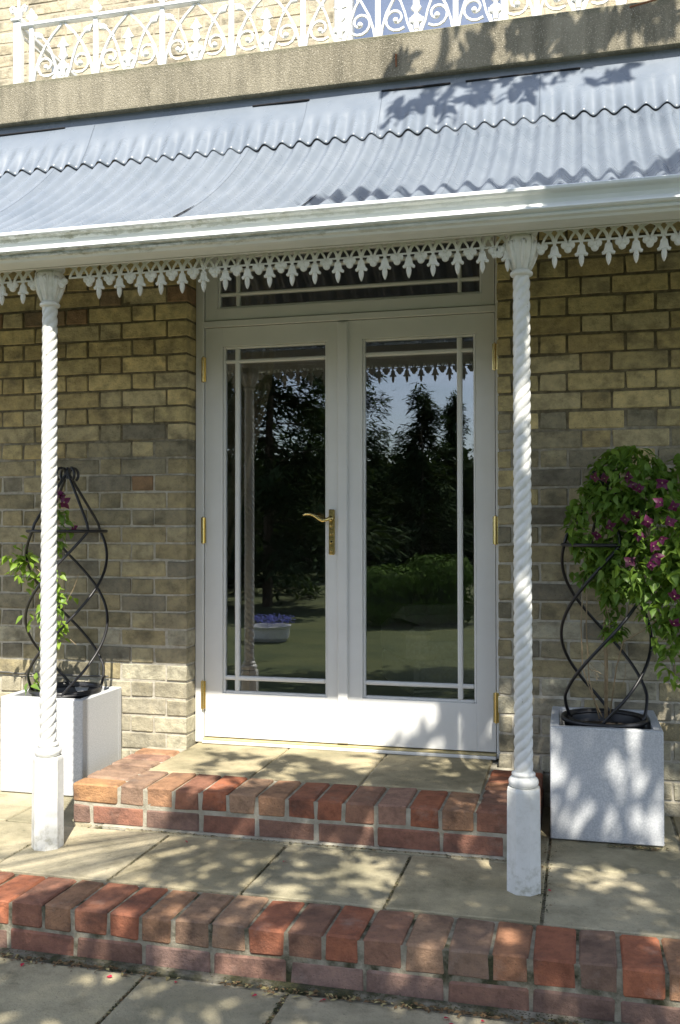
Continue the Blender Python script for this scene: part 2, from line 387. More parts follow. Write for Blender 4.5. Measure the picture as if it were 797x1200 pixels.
RED = [(.35, .15, .088), (.315, .122, .07), (.36, .18, .102), (.285, .135, .088), (.255, .138, .092), (.34, .19, .11), (.38, .14, .075)]
BRN = [(.33, .21, .135), (.28, .185, .13), (.37, .235, .15), (.25, .16, .115), (.34, .20, .145)]
def rbrick(parent, x0, x1, y0, y1, z0, z1, pal, c=.007):
    g_ = .0055; cx, cy, cz = (x0+x1)/2, (y0+y1)/2, (z0+z1)/2
    b = MB(); b.box(x0-cx+g_, x1-cx-g_, y0-cy+g_, y1-cy-g_, z0-cz, z1-cz, c, .0022)
    o = put('brick', b, M_red, parent, loc=(cx+random.uniform(-.001, .001), cy+random.uniform(-.003, .002), cz+random.uniform(-.002, .002)))
    t = random.choice(pal); k = random.uniform(.9, 1.12); o.color = (t[0]*k, t[1]*k, t[2]*k, 1)
    o.rotation_euler = (random.uniform(-.005, .005), random.uniform(-.005, .005), random.uniform(-.006, .006)); return o

# lower step: terrace edge
st = thing('brick_step', 'long lower brick step running across the whole front of the flagged terrace', 'step', (1, -1.49, -.345))
off = (-1, 1.49, .345)
def rel(o, par): o.parent = par; o.location = Vector(o.location) - Vector(par.location); return o
b = MB(); b.box(-2.6, 4.4, -1.598, -1.375, -.40, -.198); put('mortar', local(b, (1, -1.49, -.345)), M_joint, st)
b = MB(); b.box(-2.6, 4.4, -1.6385, -1.60, -.40, -.338, .006, 0); put('mortar_fillet', local(b, (1, -1.49, -.345)), M_fillet, st)
soldier = [-.015, .106, .21, .334, .442, .551, .674, .793, .914, 1.032, 1.144, 1.269, 1.392, 1.519, 1.631, 1.757, 1.869, 1.99]
step_ = .118
while soldier[0] > -2.4: soldier.insert(0, soldier[0]-step_*random.uniform(.97, 1.03))
while soldier[-1] < 4.3: soldier.append(soldier[-1]+step_*random.uniform(.97, 1.03))
for a, b_ in zip(soldier, soldier[1:]):
    rel(rbrick(st, a, b_, -1.607, -1.368, -.268, -.190, RED if random.random() < .58 else BRN, .0055), st)
low = [-.015, .218, .453, .68, .921, 1.155, 1.392, 1.63, 1.86]
while low[0] > -2.3: low.insert(0, low[0]-.236)
while low[-1] < 4.1: low.append(low[-1]+.236)
LOWC = [(.25, .145, .11), (.23, .13, .095), (.27, .175, .14), (.22, .14, .11), (.27, .13, .09)]
for a, b_ in zip(low, low[1:]):
    rel(rbrick(st, a, b_, -1.607, -1.50, -.350, -.278, LOWC, .006), st)

# terrace flags
ter = tag(link('terrace', None), kind='structure')
b = MB(); b.box(-2.6, 4.4, -1.375, -.09, -.40, -.1985); put('joint_bed', b, M_joint, ter)
xs = [-2.6, -2.1, -1.62, -1.14, -.70, -.26, .205, .685, 1.163, 1.65, 2.13, 2.62, 3.2, 3.8, 4.4]
for a, b_ in zip(xs, xs[1:]): slab(ter, a, b_, -1.366, -.858, -.24, -.19)
for a, b_ in ((-2.6, -2.0), (-2.0, -1.5), (-1.5, -1.02), (-1.02, -.525), (-.525, -.15)): slab(ter, a, b_, -.858, -.12, -.24, -.19)
for a, b_ in ((.0, .7), (.7, 1.3), (1.3, 1.65), (1.65, 2.13), (2.13, 2.7), (2.7, 3.5), (3.5, 4.4)): slab(ter, a, b_, -.858, -.12, -.24, -.19)

# upper step at the door
us = thing('door_step', 'upper brick step with buff stone flags at the foot of the white glazed doors', 'step', (.68, -.45, -.19))
def rel2(o): o.location = Vector(o.location) - Vector(us.location); return o
b = MB(); b.box(-.236, 1.608, -.812, -.118, -.25, -.036); b.box(-.04, 1.41, -.1185, .06, -.25, -.0365); put('mortar', local(b, us.location), M_mortar2, us)
fr = [-.245, -.036, .078, .201, .315, .431, .549, .668, .786, .898, 1.02, 1.143, 1.266, 1.390, 1.617]
for i, (a, b_) in enumerate(zip(fr, fr[1:])):
    ends = i in (0, len(fr)-2)
    y1 = -.715 if ends else -.565
    t = [(.36, .20, .10)] if i == 0 else RED if random.random() < .6 else BRN
    rel2(rbrick(us, a, b_, -.821, y1, -.104, -.027, t, .0055))
for x0, x1, pal in ((-.245, -.036, BRN+[(.34, .19, .11)]), (1.390, 1.617, RED)):
    y = -.715
    while y < -.2:
        d = min(.1065, -.118-y)
        rel2(rbrick(us, x0, x1, y, y+d, -.104, -.027, pal, .007)); y += .1065
    y = -.70
    while y < -.15:
        d = min(.23, -.118-y)
        if x0 < 0: rel2(rbrick(us, x0, x0+.105, y, y+d, -.188, -.113, LOWC, .006))
        else: rel2(rbrick(us, x1-.105, x1, y, y+d, -.188, -.113, LOWC, .006))
        y += .235
lc = [-.245, -.155, .077, .315, .55, .79, 1.02, 1.266, 1.50, 1.617]
for a, b_ in zip(lc, lc[1:]): rel2(rbrick(us, a, b_, -.821, -.715, -.188, -.113, LOWC, .006))
for a, b_ in ((-.036, .434), (.434, .903), (.903, 1.390)): rel2(slab(us, a, b_, -.565, .03, -.10, -.027))
b = MB(); b.box(-.1, 1.5, -.835, -.815, -.21, -.183, .004); put('mortar_fillet', local(b, us.location), M_mortar2, us)

# ------------------------------------------------------------------ house
house = thing('brick_house', 'yellow stock brick house wall around the white glazed doors', 'house', (0, 0, -.19))
hz = Vector((0, 0, -.19))
JX, RX = -.047, 1.419          # door opening
WY = -.113                     # brick face
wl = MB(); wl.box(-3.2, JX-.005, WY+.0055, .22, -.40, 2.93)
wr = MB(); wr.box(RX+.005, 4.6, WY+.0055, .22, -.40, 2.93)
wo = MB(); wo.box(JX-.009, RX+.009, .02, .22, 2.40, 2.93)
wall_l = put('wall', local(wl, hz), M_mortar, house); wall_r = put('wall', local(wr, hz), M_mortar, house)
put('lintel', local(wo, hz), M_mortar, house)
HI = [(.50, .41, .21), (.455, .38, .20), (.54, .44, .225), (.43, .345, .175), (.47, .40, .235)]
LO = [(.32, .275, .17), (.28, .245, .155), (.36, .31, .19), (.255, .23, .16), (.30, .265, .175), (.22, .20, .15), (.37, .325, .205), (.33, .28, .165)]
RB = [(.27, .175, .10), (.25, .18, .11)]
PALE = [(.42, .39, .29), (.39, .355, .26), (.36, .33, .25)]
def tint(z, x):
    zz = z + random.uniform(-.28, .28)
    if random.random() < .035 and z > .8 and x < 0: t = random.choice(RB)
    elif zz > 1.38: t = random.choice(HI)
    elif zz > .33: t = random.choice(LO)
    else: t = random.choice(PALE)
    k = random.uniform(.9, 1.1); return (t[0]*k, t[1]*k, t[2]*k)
PITCH = .0825; Z0 = 1.2663 - PITCH*18       # a joint line found on the left jamb
specs = []                                   # (wall, x0, x1, z0, z1, depth)
def course_cuts(start, direction, first, limit):
    out = []; x = start; seq = [first, .117, .2355] if True else []
    x2 = x + direction*first; out.append((x, x2)); x = x2; k = 0
    while (x - limit)*direction < 0:
        w = (.1185, .2365)[k % 2]; x2 = x + direction*w; out.append((x, x2)); x = x2; k += 1
    return out
for r in range(0, 39):
    z0 = Z0 + r*PITCH + .005; z1 = Z0 + (r+1)*PITCH - .005
    if z1 > 2.93: break
    even = (r - 18) % 2 == 0                 # row 18 starts at the found joint with a header at the left jamb
    if even:
        rowl = [(JX, JX-.106), (JX-.106, JX-.342)]; x = JX-.342; k = 0
    else:
        rowl = [(JX, JX-.170)]; x = JX-.170; k = 0
    while x > -3.0:
        w = (.1185, .2365)[k % 2]; rowl.append((x, x-w)); x -= w; k += 1
    for a, b_ in rowl:
        if even and -.95 > (a+b_)/2 > -1.05 and abs(a-b_) < .2:
            pass
        specs.append((0, b_+.005, a-.005 if a != JX else a, z0, z1))
    # right wall: two alternating rows measured off the photograph
    j = [RX, RX+.062, 1.598, 1.717, 1.959, 2.082] if even else [RX, 1.54, 1.776, 1.901, 2.138]
    x = j[-1]; k = 1 if even else 0
    while x < 4.4:
        w = (.1205, .2395)[k % 2]; x += w; j.append(x); k += 1
    for a, b_ in zip(j, j[1:]): specs.append((1, a+.005 if a != RX else a, b_-.005, z0, z1))
def hidden(u, v):
    if 655 < u and v > 855: return True
    if v < 240 or u < 3 or u > 794: return True
    if 690 < u and 560 < v < 690: return True
    if u < 150 and v > 822: return True
    return False
rank = []
for i, s in enumerate(specs):
    u, v, z = px(((s[1]+s[2])/2, WY, (s[3]+s[4])/2))
    vis = 0 if hidden(u, v) else (s[2]-s[1])/z
    rank.append((vis, i))
rank.sort(reverse=True); single = {i for vv, i in rank[:300] if vv > 0}
cache = {}
joined = [MB(), MB()]
for i, (w, x0, x1, z0, z1) in enumerate(specs):
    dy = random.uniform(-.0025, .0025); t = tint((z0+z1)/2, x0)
    jam = abs(x1-JX) < .001 or abs(x0-RX) < .001
    if i in single:
        key = (round(x1-x0, 3), jam, random.randrange(5))
        if key not in cache:
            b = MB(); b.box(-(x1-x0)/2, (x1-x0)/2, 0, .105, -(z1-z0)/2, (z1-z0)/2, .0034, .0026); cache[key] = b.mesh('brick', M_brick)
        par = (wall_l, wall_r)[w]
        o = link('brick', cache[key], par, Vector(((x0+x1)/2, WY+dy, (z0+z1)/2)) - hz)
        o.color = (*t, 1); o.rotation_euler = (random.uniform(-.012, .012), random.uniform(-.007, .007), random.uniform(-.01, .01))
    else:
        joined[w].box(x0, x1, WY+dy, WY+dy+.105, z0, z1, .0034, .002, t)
    if jam and w == 0 and z0 < 2.5:          # the jamb shows the inner bricks of the return
        b = joined[0]; b.box(JX-.10, JX-.001, -.0035, .10, z0, z1, .004, .001, tint((z0+z1)/2, 0))
for w in (0, 1):
    tag(put('brickwork', local(joined[w], hz), M_brick_a, (wall_l, wall_r)[w]), kind='stuff')

# first floor, set back behind the balcony
UY = 1.5
wu = MB(); wu.box(-4.2, .27, UY+.0035, UY+.3, 2.95, 5.6); wu.box(1.36, 5, UY+.0035, UY+.3, 2.95, 5.6)
wall_u = put('wall', local(wu, hz), simple('pale_pointing', (.36, .31, .225), (.48, .43, .33), 22, .95), house)
bu = MB()
UP = [(.50, .44, .32), (.55, .49, .365), (.46, .40, .295), (.53, .455, .32)]
for r in range(30):
    z0 = 3.0 + r*PITCH; z1 = z0+PITCH-.009; x = -4.2 + (.177 if r % 2 else 0); k = r
    while x < 4.9:
        w = (.119, .238)[k % 2]; k += 1; a, b_ = x+.0045, x+w-.0045; x += w
        if z1 < 3.1: continue
        if b_ > .27 and a < 1.36:
            if a < .20: b_ = .27
            elif b_ > 1.42: a = 1.36
            else: continue
        bu.box(a, b_, UY+random.uniform(-.002, .002), UY+.10, z0, z1, .004, .0015, random.choice(UP))
tag(put('brickwork', local(bu, hz), M_brick_a, wall_u), kind='stuff')
win = put('window', local(MB().box(.27, .375, UY-.03, UY+.12, 3.1, 5.5, .006).box(1.315, 1.36, UY-.03, UY+.12, 3.1, 5.5, .006).box(.375, 1.315, UY-.02, UY+.1, 3.1, 3.25, .006), hz), M_white, house)
put('pane', local(MB().box(.375, 1.315, UY+.03, UY+.036, 3.25, 5.5), hz), M_glass_up, win)
b = MB(); b.box(.2, 1.5, UY+.32, UY+.36, 3.0, 5.6); put('blind', local(b, hz), simple('upstairs_blind', (.16, .19, .26)), house)

# balcony slab with its exposed edge
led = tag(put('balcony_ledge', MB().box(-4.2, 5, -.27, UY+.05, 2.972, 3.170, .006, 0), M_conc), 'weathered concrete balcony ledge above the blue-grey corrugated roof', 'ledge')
tag(put('iron_rod', MB().tube([(1.975, -.30, 3.135), (2.08, -.305, 3.150), (2.2, -.31, 3.166)], .004, 6), M_rust), 'thin rusty rod fixed along the right end of the concrete ledge', 'rod')
tag(put('rusty_nail', MB().tube([(1.0, -.275, 3.075), (1.0, -.273, 3.045), (1.001, -.273, 3.02)], [.005, .004, .003], 6), M_rust), 'small rusty nail in the face of the concrete ledge', 'nail')

# ------------------------------------------------------------------ rooms behind the glass
rm = tag(link('room', None), kind='structure')
put('floor', MB().box(-2.5, 4, .06, 5, -.3, -.03), M_carpet, rm)
put('wall', MB().box(-2.5, 4, 5, 5.1, -.03, 2.97).box(-2.6, -2.5, .22, 5.1, -.03, 2.97).box(4, 4.1, .22, 5.1, -.03, 2.97), M_room, rm)
put('ceiling', MB().box(-2.6, 4.1, UY+.05, 5.1, 2.9, 2.96).box(-2.6, 4.1, .22, UY+.05, 2.9, 2.965), M_room, rm)

# ------------------------------------------------------------------ french doors
fd = thing('french_door', 'white glazed double doors with margin panes and brass hinges under the verandah', 'door', (.70, 0, -.027))
dl = Vector((.70, 0, -.027))
F0 = -.010
b = MB()
b.box(JX+.001, -.004, F0, .075, -.026, 2.42, .003); b.box(1.402, RX-.001, F0, .075, -.026, 2.42, .003)
b.box(-.004, 1.402, F0, .075, 1.984, 2.014, .002); b.box(-.004, 1.402, F0+.001, .075, 2.385, 2.42, .002)
b.box(-.0035, 1.4015, .045, .075, 1.95, 2.05)
frame = put('frame', local(b, dl), M_white, fd)
put('sill', local(MB().box(-.004, 1.402, -.03, .075, -.0265, -.012, .003), dl), M_white, fd)
put('threshold', local(MB().box(-.003, 1.401, -.022, .02, -.0115, -.004, .002), dl), M_wood, fd)
def glazed(name, X0, X1, Z0_, Z1_, gx0, gx1, gz0, gz1, vb, hb, parent, fy=0.0):
    """leaf/sash: stiles and rails round an opening, glazing bars, panes between them"""
    b = MB()
    b.box(X0, gx0-.012, fy, fy+.044, Z0_, Z1_, .0008); b.box(gx1+.012, X1, fy, fy+.044, Z0_, Z1_, .0008)
    b.box(gx0-.012, gx1+.012, fy+.0002, fy+.0438, Z0_, gz0-.012, .0008); b.box(gx0-.012, gx1+.012, fy+.0002, fy+.0438, gz1+.012, Z1_, .0008)
    lf = put(name, local(b, dl), M_white, parent)
    bead = MB()                                            # moulded bead round the opening, stepping back to the glass
    for x0, x1, z0, z1 in ((gx0-.012, gx0, gz0-.012, gz1+.012), (gx1, gx1+.012, gz0-.012, gz1+.012)):
        bead.box(x0, x1, fy+.008, fy+.040, z0, z1, .004)
    for z0, z1 in ((gz0-.012, gz0), (gz1, gz1+.012)): bead.box(gx0, gx1, fy+.0085, fy+.040, z0, z1, .004)
    put('glazing_bead', local(bead, dl), M_white, lf)
    for a, c_ in vb: put('glazing_bar', local(MB().box(a, c_, fy+.006, fy+.036, gz0, gz1, .005), dl), M_white, lf)
    for a, c_ in hb: put('glazing_bar', local(MB().box(gx0, gx1, fy+.0068, fy+.0355, a, c_, .005), dl), M_white, lf)
    xs_ = [gx0] + [q for p in vb for q in p] + [gx1]; zs_ = [gz0] + [q for p in hb for q in p] + [gz1]
    for i in range(0, len(xs_), 2):
        for k in range(0, len(zs_), 2):
            put('pane', local(MB().box(xs_[i]-.002, xs_[i+1]+.002, fy+.022, fy+.026, zs_[k]-.002, zs_[k+1]+.002), dl), M_glass, lf)
    return lf
lf1 = glazed('door_leaf', 0, .6925, .002, 1.9805, .102, .603, .224, 1.878, [(.151, .173)], [(.276, .296), (1.808, 1.825)], fd)
lf2 = glazed('door_leaf', .6955, 1.398, .002, 1.9805, .796, 1.301, .228, 1.881, [(1.226, 1.249)], [(.279, .298), (1.810, 1.829)], fd)
lf1['label'] = 'left door leaf carrying the brass lever handle'; lf2['label'] = 'right door leaf without a handle'
put('astragal', local(MB().box(.667, .716, -.014, -.0004, .004, 1.978, .005), dl), M_white, lf2)
tr = glazed('transom_light', 0, 1.398, 2.0185, 2.384, .074, 1.330, 2.085, 2.32, [(.155, .173), (1.230, 1.247)], [(2.137, 2.153), (2.252, 2.268)], fd)
for s_, x in ((0, -.003), (1, 1.400)):
    for z0, z1 in ((1.720, 1.838), (.935, 1.060), (.137, .270)):
        h = MB(); h.tube([(x, -.018, z0), (x, -.018, z1)], .0062, 10)
        for q in range(1, 5): h.tube([(x, -.018, z0+(z1-z0)*q/5-.0008), (x, -.018, z0+(z1-z0)*q/5+.0008)], .0068, 10)
        h.tube([(x, -.018, z1), (x, -.018, z1+.006)], [.004, .0015], 8); h.tube([(x, -.018, z0-.006), (x, -.018, z0)], [.0015, .004], 8)
        h.box(x-.012, x+.012, -.0125, -.0102, z0, z1)
        put('hinge', local(h, dl), M_brass, fd, smooth=False)
hd = put('handle', local(MB().box(.624, .653, -.010, -.0005, .883, 1.096, .004), dl), M_brassd, fd)
b = MB()
b.tube([(.638, -.008, 1.053), (.638, -.030, 1.053)], .0125, 14); b.tube([(.638, -.030, 1.053), (.638, -.052, 1.053)], .008, 12)
b.tube([(.642, -.052, 1.054), (.622, -.054, 1.046), (.607, -.054, 1.043), (.590, -.053, 1.051), (.570, -.052, 1.065), (.548, -.052, 1.074), (.526, -.051, 1.074), (.510, -.050, 1.068)], [.0085, .0085, .0082, .0078, .0072, .0066, .006, .0035], 10)
put('lever', local(b, dl), M_brass, hd, smooth=True)
b = MB()
for i in range(9):
    z = .90 + i*.020
    if abs(z-1.05) > .03: b.tube([(.6385, -.0098, z), (.6385, -.0125, z)], [.0085 - .003*(i % 2), .003], 10)
put('ornament', local(b, dl), M_brassd, hd)
put('keyhole', local(MB().tube([(.6385, -.0102, .945), (.6385, -.0135, .945)], .004, 10), dl), M_dark, hd)
# ------------------------------------------------------------------ verandah posts
def post(x, y, label, group):
    t = thing('verandah_post', label, 'post', (x, y, -.19), 0, group)
    ped = MB(); n = 8; v = []
    prof = [(.0545, -.0), (.0545, .015), (.0525, .33), (.0505, .341)]
    ped.lathe([(r/cos(pi/8), z) for r, z in prof], 0, 0, 8)
    k = cos(pi/8); s = sin(pi/8)
    ped.v = [(a*k-b_*s, a*s+b_*k, c_) for a, b_, c_ in ped.v]
    put('pedestal', ped, M_iron, t)
    cl = MB()
    pr = [(.030, .339)] + [(.036+.0135*cos(a), .358+.0165*sin(a)) for a in [-pi/2+pi*i/8 for i in range(9)]] + [(.035, .3765), (.039, .380), (.039, .386), (.030, .393)]
    cl.lathe(pr, 0, 0, 28); put('base_ring', cl, M_iron, t, smooth=True)
    sh = MB(); nr = 410; z0, z1 = .385, 2.042; ns = 4; lead = .149; nn = 36
    r0 = .0305
    prof = [(r0 - .003*(i/nr), z0+(z1-z0)*i/nr) for i in range(nr+1)]
    def md(an, z):
        ph = ns*(an - 2*pi*z/lead)/2
        return .79 + .25*abs(cos(ph))**.5
    sh.lathe(prof, 0, 0, nn, md); put('shaft', sh, M_iron, t, smooth=True)
    cp = MB()
    cp.lathe([(.026, 2.035)] + [(.032+.006*cos(a), 2.046+.0075*sin(a)) for a in [-pi/2+pi*i/6 for i in range(7)]] + [(.029, 2.056)], 0, 0, 24)
    put('collar', cp, M_iron, t, smooth=True)
    cp = MB()
    pf = [(.028, 2.054), (.031, 2.066), (.037, 2.082), (.044, 2.10), (.0495, 2.118), (.052, 2.135), (.052, 2.148), (.049, 2.160), (.043, 2.17)]
    cp.lathe(pf, 0, 0, 48, lambda an, z: 1 + .055*abs(sin(4*an))**.6*min(1, (z-2.05)/.06) - .03*abs(sin(12*an)))
    cap = put('capital', cp, M_iron, t, smooth=True)
    lv = MB()                                             # acanthus leaves and corner volutes
    for i in range(8):
        a = 2*pi*i/8 + .2
        big = i % 2 == 0
        pts = [(.031, 2.060), (.040, 2.085), (.0485, 2.110), (.054, 2.132), (.059 if big else .056, 2.148), (.061 if big else .057, 2.140)]
        lv.tube([(r*cos(a), r*sin(a), z) for r, z in pts], [.004, .0075, .0085, .008, .006, .003], 6)
        for d in (-.16, .16):
            lv.tube([((r-.001)*cos(a+d*(.4+k_*.25)), (r-.001)*sin(a+d*(.4+k_*.25)), z) for k_, (r, z) in enumerate(pts[:5])], [.002, .0035, .0045, .004, .002], 5)
    for i in range(4):
        a = pi/4 + i*pi/2
        cx, cy = .046*cos(a), .046*sin(a)
        lv.tube([(cx + .010*q/14*cos(a)*cos(q*.55)*1.0, cy + .010*q/14*sin(a)*cos(q*.55), 2.155 + .012*q/14*sin(q*.55)) for q in range(15)], .0032, 5)
    put('acanthus_leaf', lv, M_iron, cap, smooth=True)
    ab = MB(); ab.lathe([(.043, 2.168), (.052, 2.174), (.056, 2.184), (.056, 2.192), (.05, 2.198)], 0, 0, 28)
    put('abacus', ab, M_iron, t, smooth=False)
    return t
post(-.182, -1.10, 'white spiral-twisted iron post in front of the left stone planter', 'verandah posts')
post(1.583, -1.105, 'white spiral-twisted iron post between the doors and the right stone planter', 'verandah posts')

# ------------------------------------------------------------------ verandah beam, gutter, roof
XA, XB = -2.4, 4.2
tag(put('verandah_beam', MB().box(XA, XB, -1.165, -1.055, 2.0075, 2.075, .003), M_white), 'plain white timber beam along the tops of the twisted posts', 'beam')
def sweep(prof, xs_):
    b = MB(); k = len(prof); v = []; f = []
    for x in xs_: v += [(x, y, z) for y, z in prof]
    for i in range(len(xs_)-1):
        for q in range(k-1): f.append((i*k+q, (i+1)*k+q, (i+1)*k+q+1, i*k+q+1))
    return b.add(v, f)
XS = [XA + (XB-XA)*i/40 for i in range(41)]
gp = [(-1.180, 1.978), (-1.245, 1.976), (-1.262, 1.979), (-1.268, 1.986), (-1.280, 1.990), (-1.283, 1.996), (-1.279, 2.000), (-1.292, 2.004), (-1.297, 2.010), (-1.293, 2.017), (-1.283, 2.020), (-1.279, 2.030), (-1.281, 2.043), (-1.289, 2.055), (-1.301, 2.060), (-1.305, 2.066), (-1.305, 2.074), (-1.298, 2.079), (-1.290, 2.077), (-1.284, 2.06), (-1.277, 2.03), (-1.268, 1.997), (-1.19, 1.99), (-1.174, 2.0), (-1.174, 2.08)]
tag(put('gutter', sweep(gp, XS), M_gutter), 'long pale rain gutter with green algae along its mouldings below the roof', 'gutter')
tag(put('soffit_board', MB().box(XA, XB, -1.172, -1.169, 1.978, 2.07).box(XA, XB, -1.169, -1.155, 1.9785, 2.0068), M_white), 'narrow cream board tucked between the gutter and the iron fretwork', 'board')

roof = thing('verandah_roof', 'blue-grey corrugated iron verandah roof between the gutter and concrete ledge', 'roof', (.7, -.75, 2.1))
rl = Vector((.7, -.75, 2.1)); CP = .0796
def bez(P, t): return tuple((1-t)**2*P[0][i] + 2*t*(1-t)*P[1][i] + t*t*P[2][i] for i in (0, 1))
def bezn(P, t):
    dy = 2*(1-t)*(P[1][0]-P[0][0]) + 2*t*(P[2][0]-P[1][0]); dz = 2*(1-t)*(P[1][1]-P[0][1]) + 2*t*(P[2][1]-P[1][1])
    l = sqrt(dy*dy+dz*dz); return (-dz/l, dy/l)
PL = ((-1.222, 2.092), (-.72, 2.345), (-.355, 2.705)); PC = ((-.392, 2.674), (-.315, 2.78), (-.240, 2.930))
def sheet(x0, x1, P, amp, lift, nt_, nx_per=16, wob=0.0):
    b = MB(); nx_ = max(2, int(round((x1-x0)/CP*nx_per))); v = []; f = []
    for i in range(nx_+1):
        x = x0 + (x1-x0)*i/nx_
        for k in range(nt_+1):
            t = k/nt_; y, z = bez(P, t); n = bezn(P, t)
            h = lift + amp(t)*cos(2*pi*(x-.358)/CP) + wob*mnoise.noise(Vector((x*5, t*2, lift*100)))
            v.append((x, y+n[0]*h, z+n[1]*h))
    for i in range(nx_):
        for k in range(nt_):
            a = i*(nt_+1)+k; f.append((a, a+nt_+1, a+nt_+2, a+1))
    # a second skin 1.5 mm below so that the edges read as sheet iron
    n0 = len(v); v2 = []
    for i in range(nx_+1):
        for k in range(nt_+1):
            t = k/nt_; n = bezn(P, t); p = v[i*(nt_+1)+k]; v2.append((p[0], p[1]-n[0]*.002, p[2]-n[1]*.002))
    f2 = [(a+n0, d+n0, c_+n0, b_+n0) for a, b_, c_, d in f]
    for i in range(nx_):
        a = i*(nt_+1); f2.append((a, a+n0, a+nt_+1+n0, a+nt_+1))
    for side in (0, nx_):
        for k in range(nt_):
            a = side*(nt_+1)+k; f2.append((a, a+1, a+1+n0, a+n0))
    return b.add(v+v2, f+f2)
x = .358 - 6*CP*6; i = 0
while x < 4.0:
    s_ = put('roof_sheet', local(sheet(x-.012, x+6*CP+.012, PL, lambda t: .0138, .0006*(i % 2), 44, wob=.002), rl), M_roof, roof, smooth=True)
    x += 6*CP; i += 1
x = -2.30; i = 0
for x0, x1 in ((-2.4, -1.55), (-1.55, -.47), (-.47, .595), (.595, .93), (.93, 1.62), (1.62, 2.5), (2.5, 3.4), (3.4, 4.1)):
    c_ = put('cap_flashing', local(sheet(x0-.006, x1+.006, PC, lambda t: .0138*max(0, 1-t*1.4)**.8, .0045+.0012*(i % 2), 14, wob=.004), rl), M_roof, roof, smooth=True); i += 1
fl = sweep([(-.243, 2.915), (-.240, 2.932), (-.2385, 2.95), (-.238, 2.974)], [XA + (XB-XA)*k/60 for k in range(61)])
put('wall_flashing', local(fl, rl), M_roof, roof)
for x0, x1 in ((-1.6, -.62), (.33, .60), (.93, 1.235), (1.30, 1.78)):
    put('gap_shade', local(MB().box(x0, x1, -.252, -.236, 2.9285, 2.936, .002), rl), M_dark, roof)  # black strips standing in for the shade inside open gaps
for x0 in (.358, .836):                                    # open side laps near the eaves
    b = MB(); b.tube([(x0+.012, bez(PL, t)[0]+bezn(PL, t)[0]*.0135, bez(PL, t)[1]+bezn(PL, t)[1]*.0135) for t in (0.02, .06, .10, .14, .18, .22)], [.0012, .0022, .002, .0022, .0015, .0006], 5)
    put('open_lap', local(b, rl), M_dark, roof)

# ------------------------------------------------------------------ iron fretwork valance
va = thing('fretwork_valance', 'white cast iron valance of hanging tulip pendants and trefoils below the gutter', 'valance', (.7, -1.12, 1.99))
vl = Vector((.7, -1.12, 1.99)); VY = -1.126; VT = .008; ZB = 2.003
def half(pts): return pts + [(-x, z) for x, z in reversed(pts) if x > 1e-6]
TUL = half([(0, .000), (.0075, -.001), (.011, -.006), (.0125, -.016), (.0150, -.026), (.0215, -.031), (.0195, -.0385), (.0125, -.0385), (.0085, -.0360)])
BUD = half([(0, -.030), (.006, -.034), (.0088, -.046), (.0075, -.058), (.0035, -.069), (0, -.0745)])
def circ(cx, cz, r, n=10): return [(cx + r*cos(2*pi*k/n), cz - r*sin(2*pi*k/n)) for k in range(n)]
b = MB(); b.plate(TUL, 0, VT, .004); b.plate(BUD, -.0015, VT, .0055); b.strip([(0, .024), (0, -.004)], .0105, .001, VT-.002)
me_pend = b.mesh('pendant', M_iron)
b = MB()
for cx, cz in ((-.0105, .002), (.0105, .002), (0, -.0115)): b.plate(circ(cx, cz-.004, .0125), 0 + (cz < 0)*.0007, VT, .0035)
b.plate(circ(0, -.004, .007), -.003, .006, .002)
me_tre = b.mesh('trefoil', M_iron)
P_ = .0835
left_p = [-.374-.0885*k for k in range(22)][::-1] + [-.283]
mid_p = [.036+.0835*k for k in range(-2, 19)]
right_p = [1.692+.0858*k for k in range(0, 28)]
ZT = 1.9365
fret = MB()
fret.box(XA, XB, VY, VY+VT+.004, 1.9935, 2.0072, .001)
for runs in (left_p, mid_p, right_p):
    for j, x in enumerate(runs):
        broken = (runs is mid_p and j == 1)
        if runs is mid_p and j == 0: continue
        if x < XA+.05 or x > XB-.05: continue
        if not broken: link('pendant', me_pend, va, Vector((x, VY, ZT)) - vl)
        hw = P_/2
        for sg in (-1, 1):                                   # interlaced pointed arches
            fret.strip([(x + sg*.003, ZT+.014), (x + sg*.006, ZT+.028), (x + sg*.0145, ZT+.041), (x + sg*.027, ZT+.051), (x + sg*hw*1.02, ZT+.0585)], .0100, VY+.0012*(1+sg), VT-.002)
            fret.strip([(x + sg*(hw-.004), ZT+.012), (x + sg*(hw-.010), ZT+.026), (x + sg*(hw-.020), ZT+.040), (x + sg*(hw-.034), ZT+.052)], .0075, VY+.0016+.0012*sg, VT-.0035)
        if j < len(runs) and (j+1 < len(runs)): link('trefoil', me_tre, va, Vector((x+(runs[j+1]-x)/2, VY+.0005, ZT+.0025)) - vl)
        fret.strip([(x-hw, ZT+.0115), (x+hw, ZT+.0115)], .006, VY+.0025, .004)
for xx in (-.118, 1.513, 1.648, -.24): link('trefoil', me_tre, va, Vector((xx, VY+.0005, ZT+.0025)) - vl)
put('fret_band', local(fret, vl), M_iron, va)

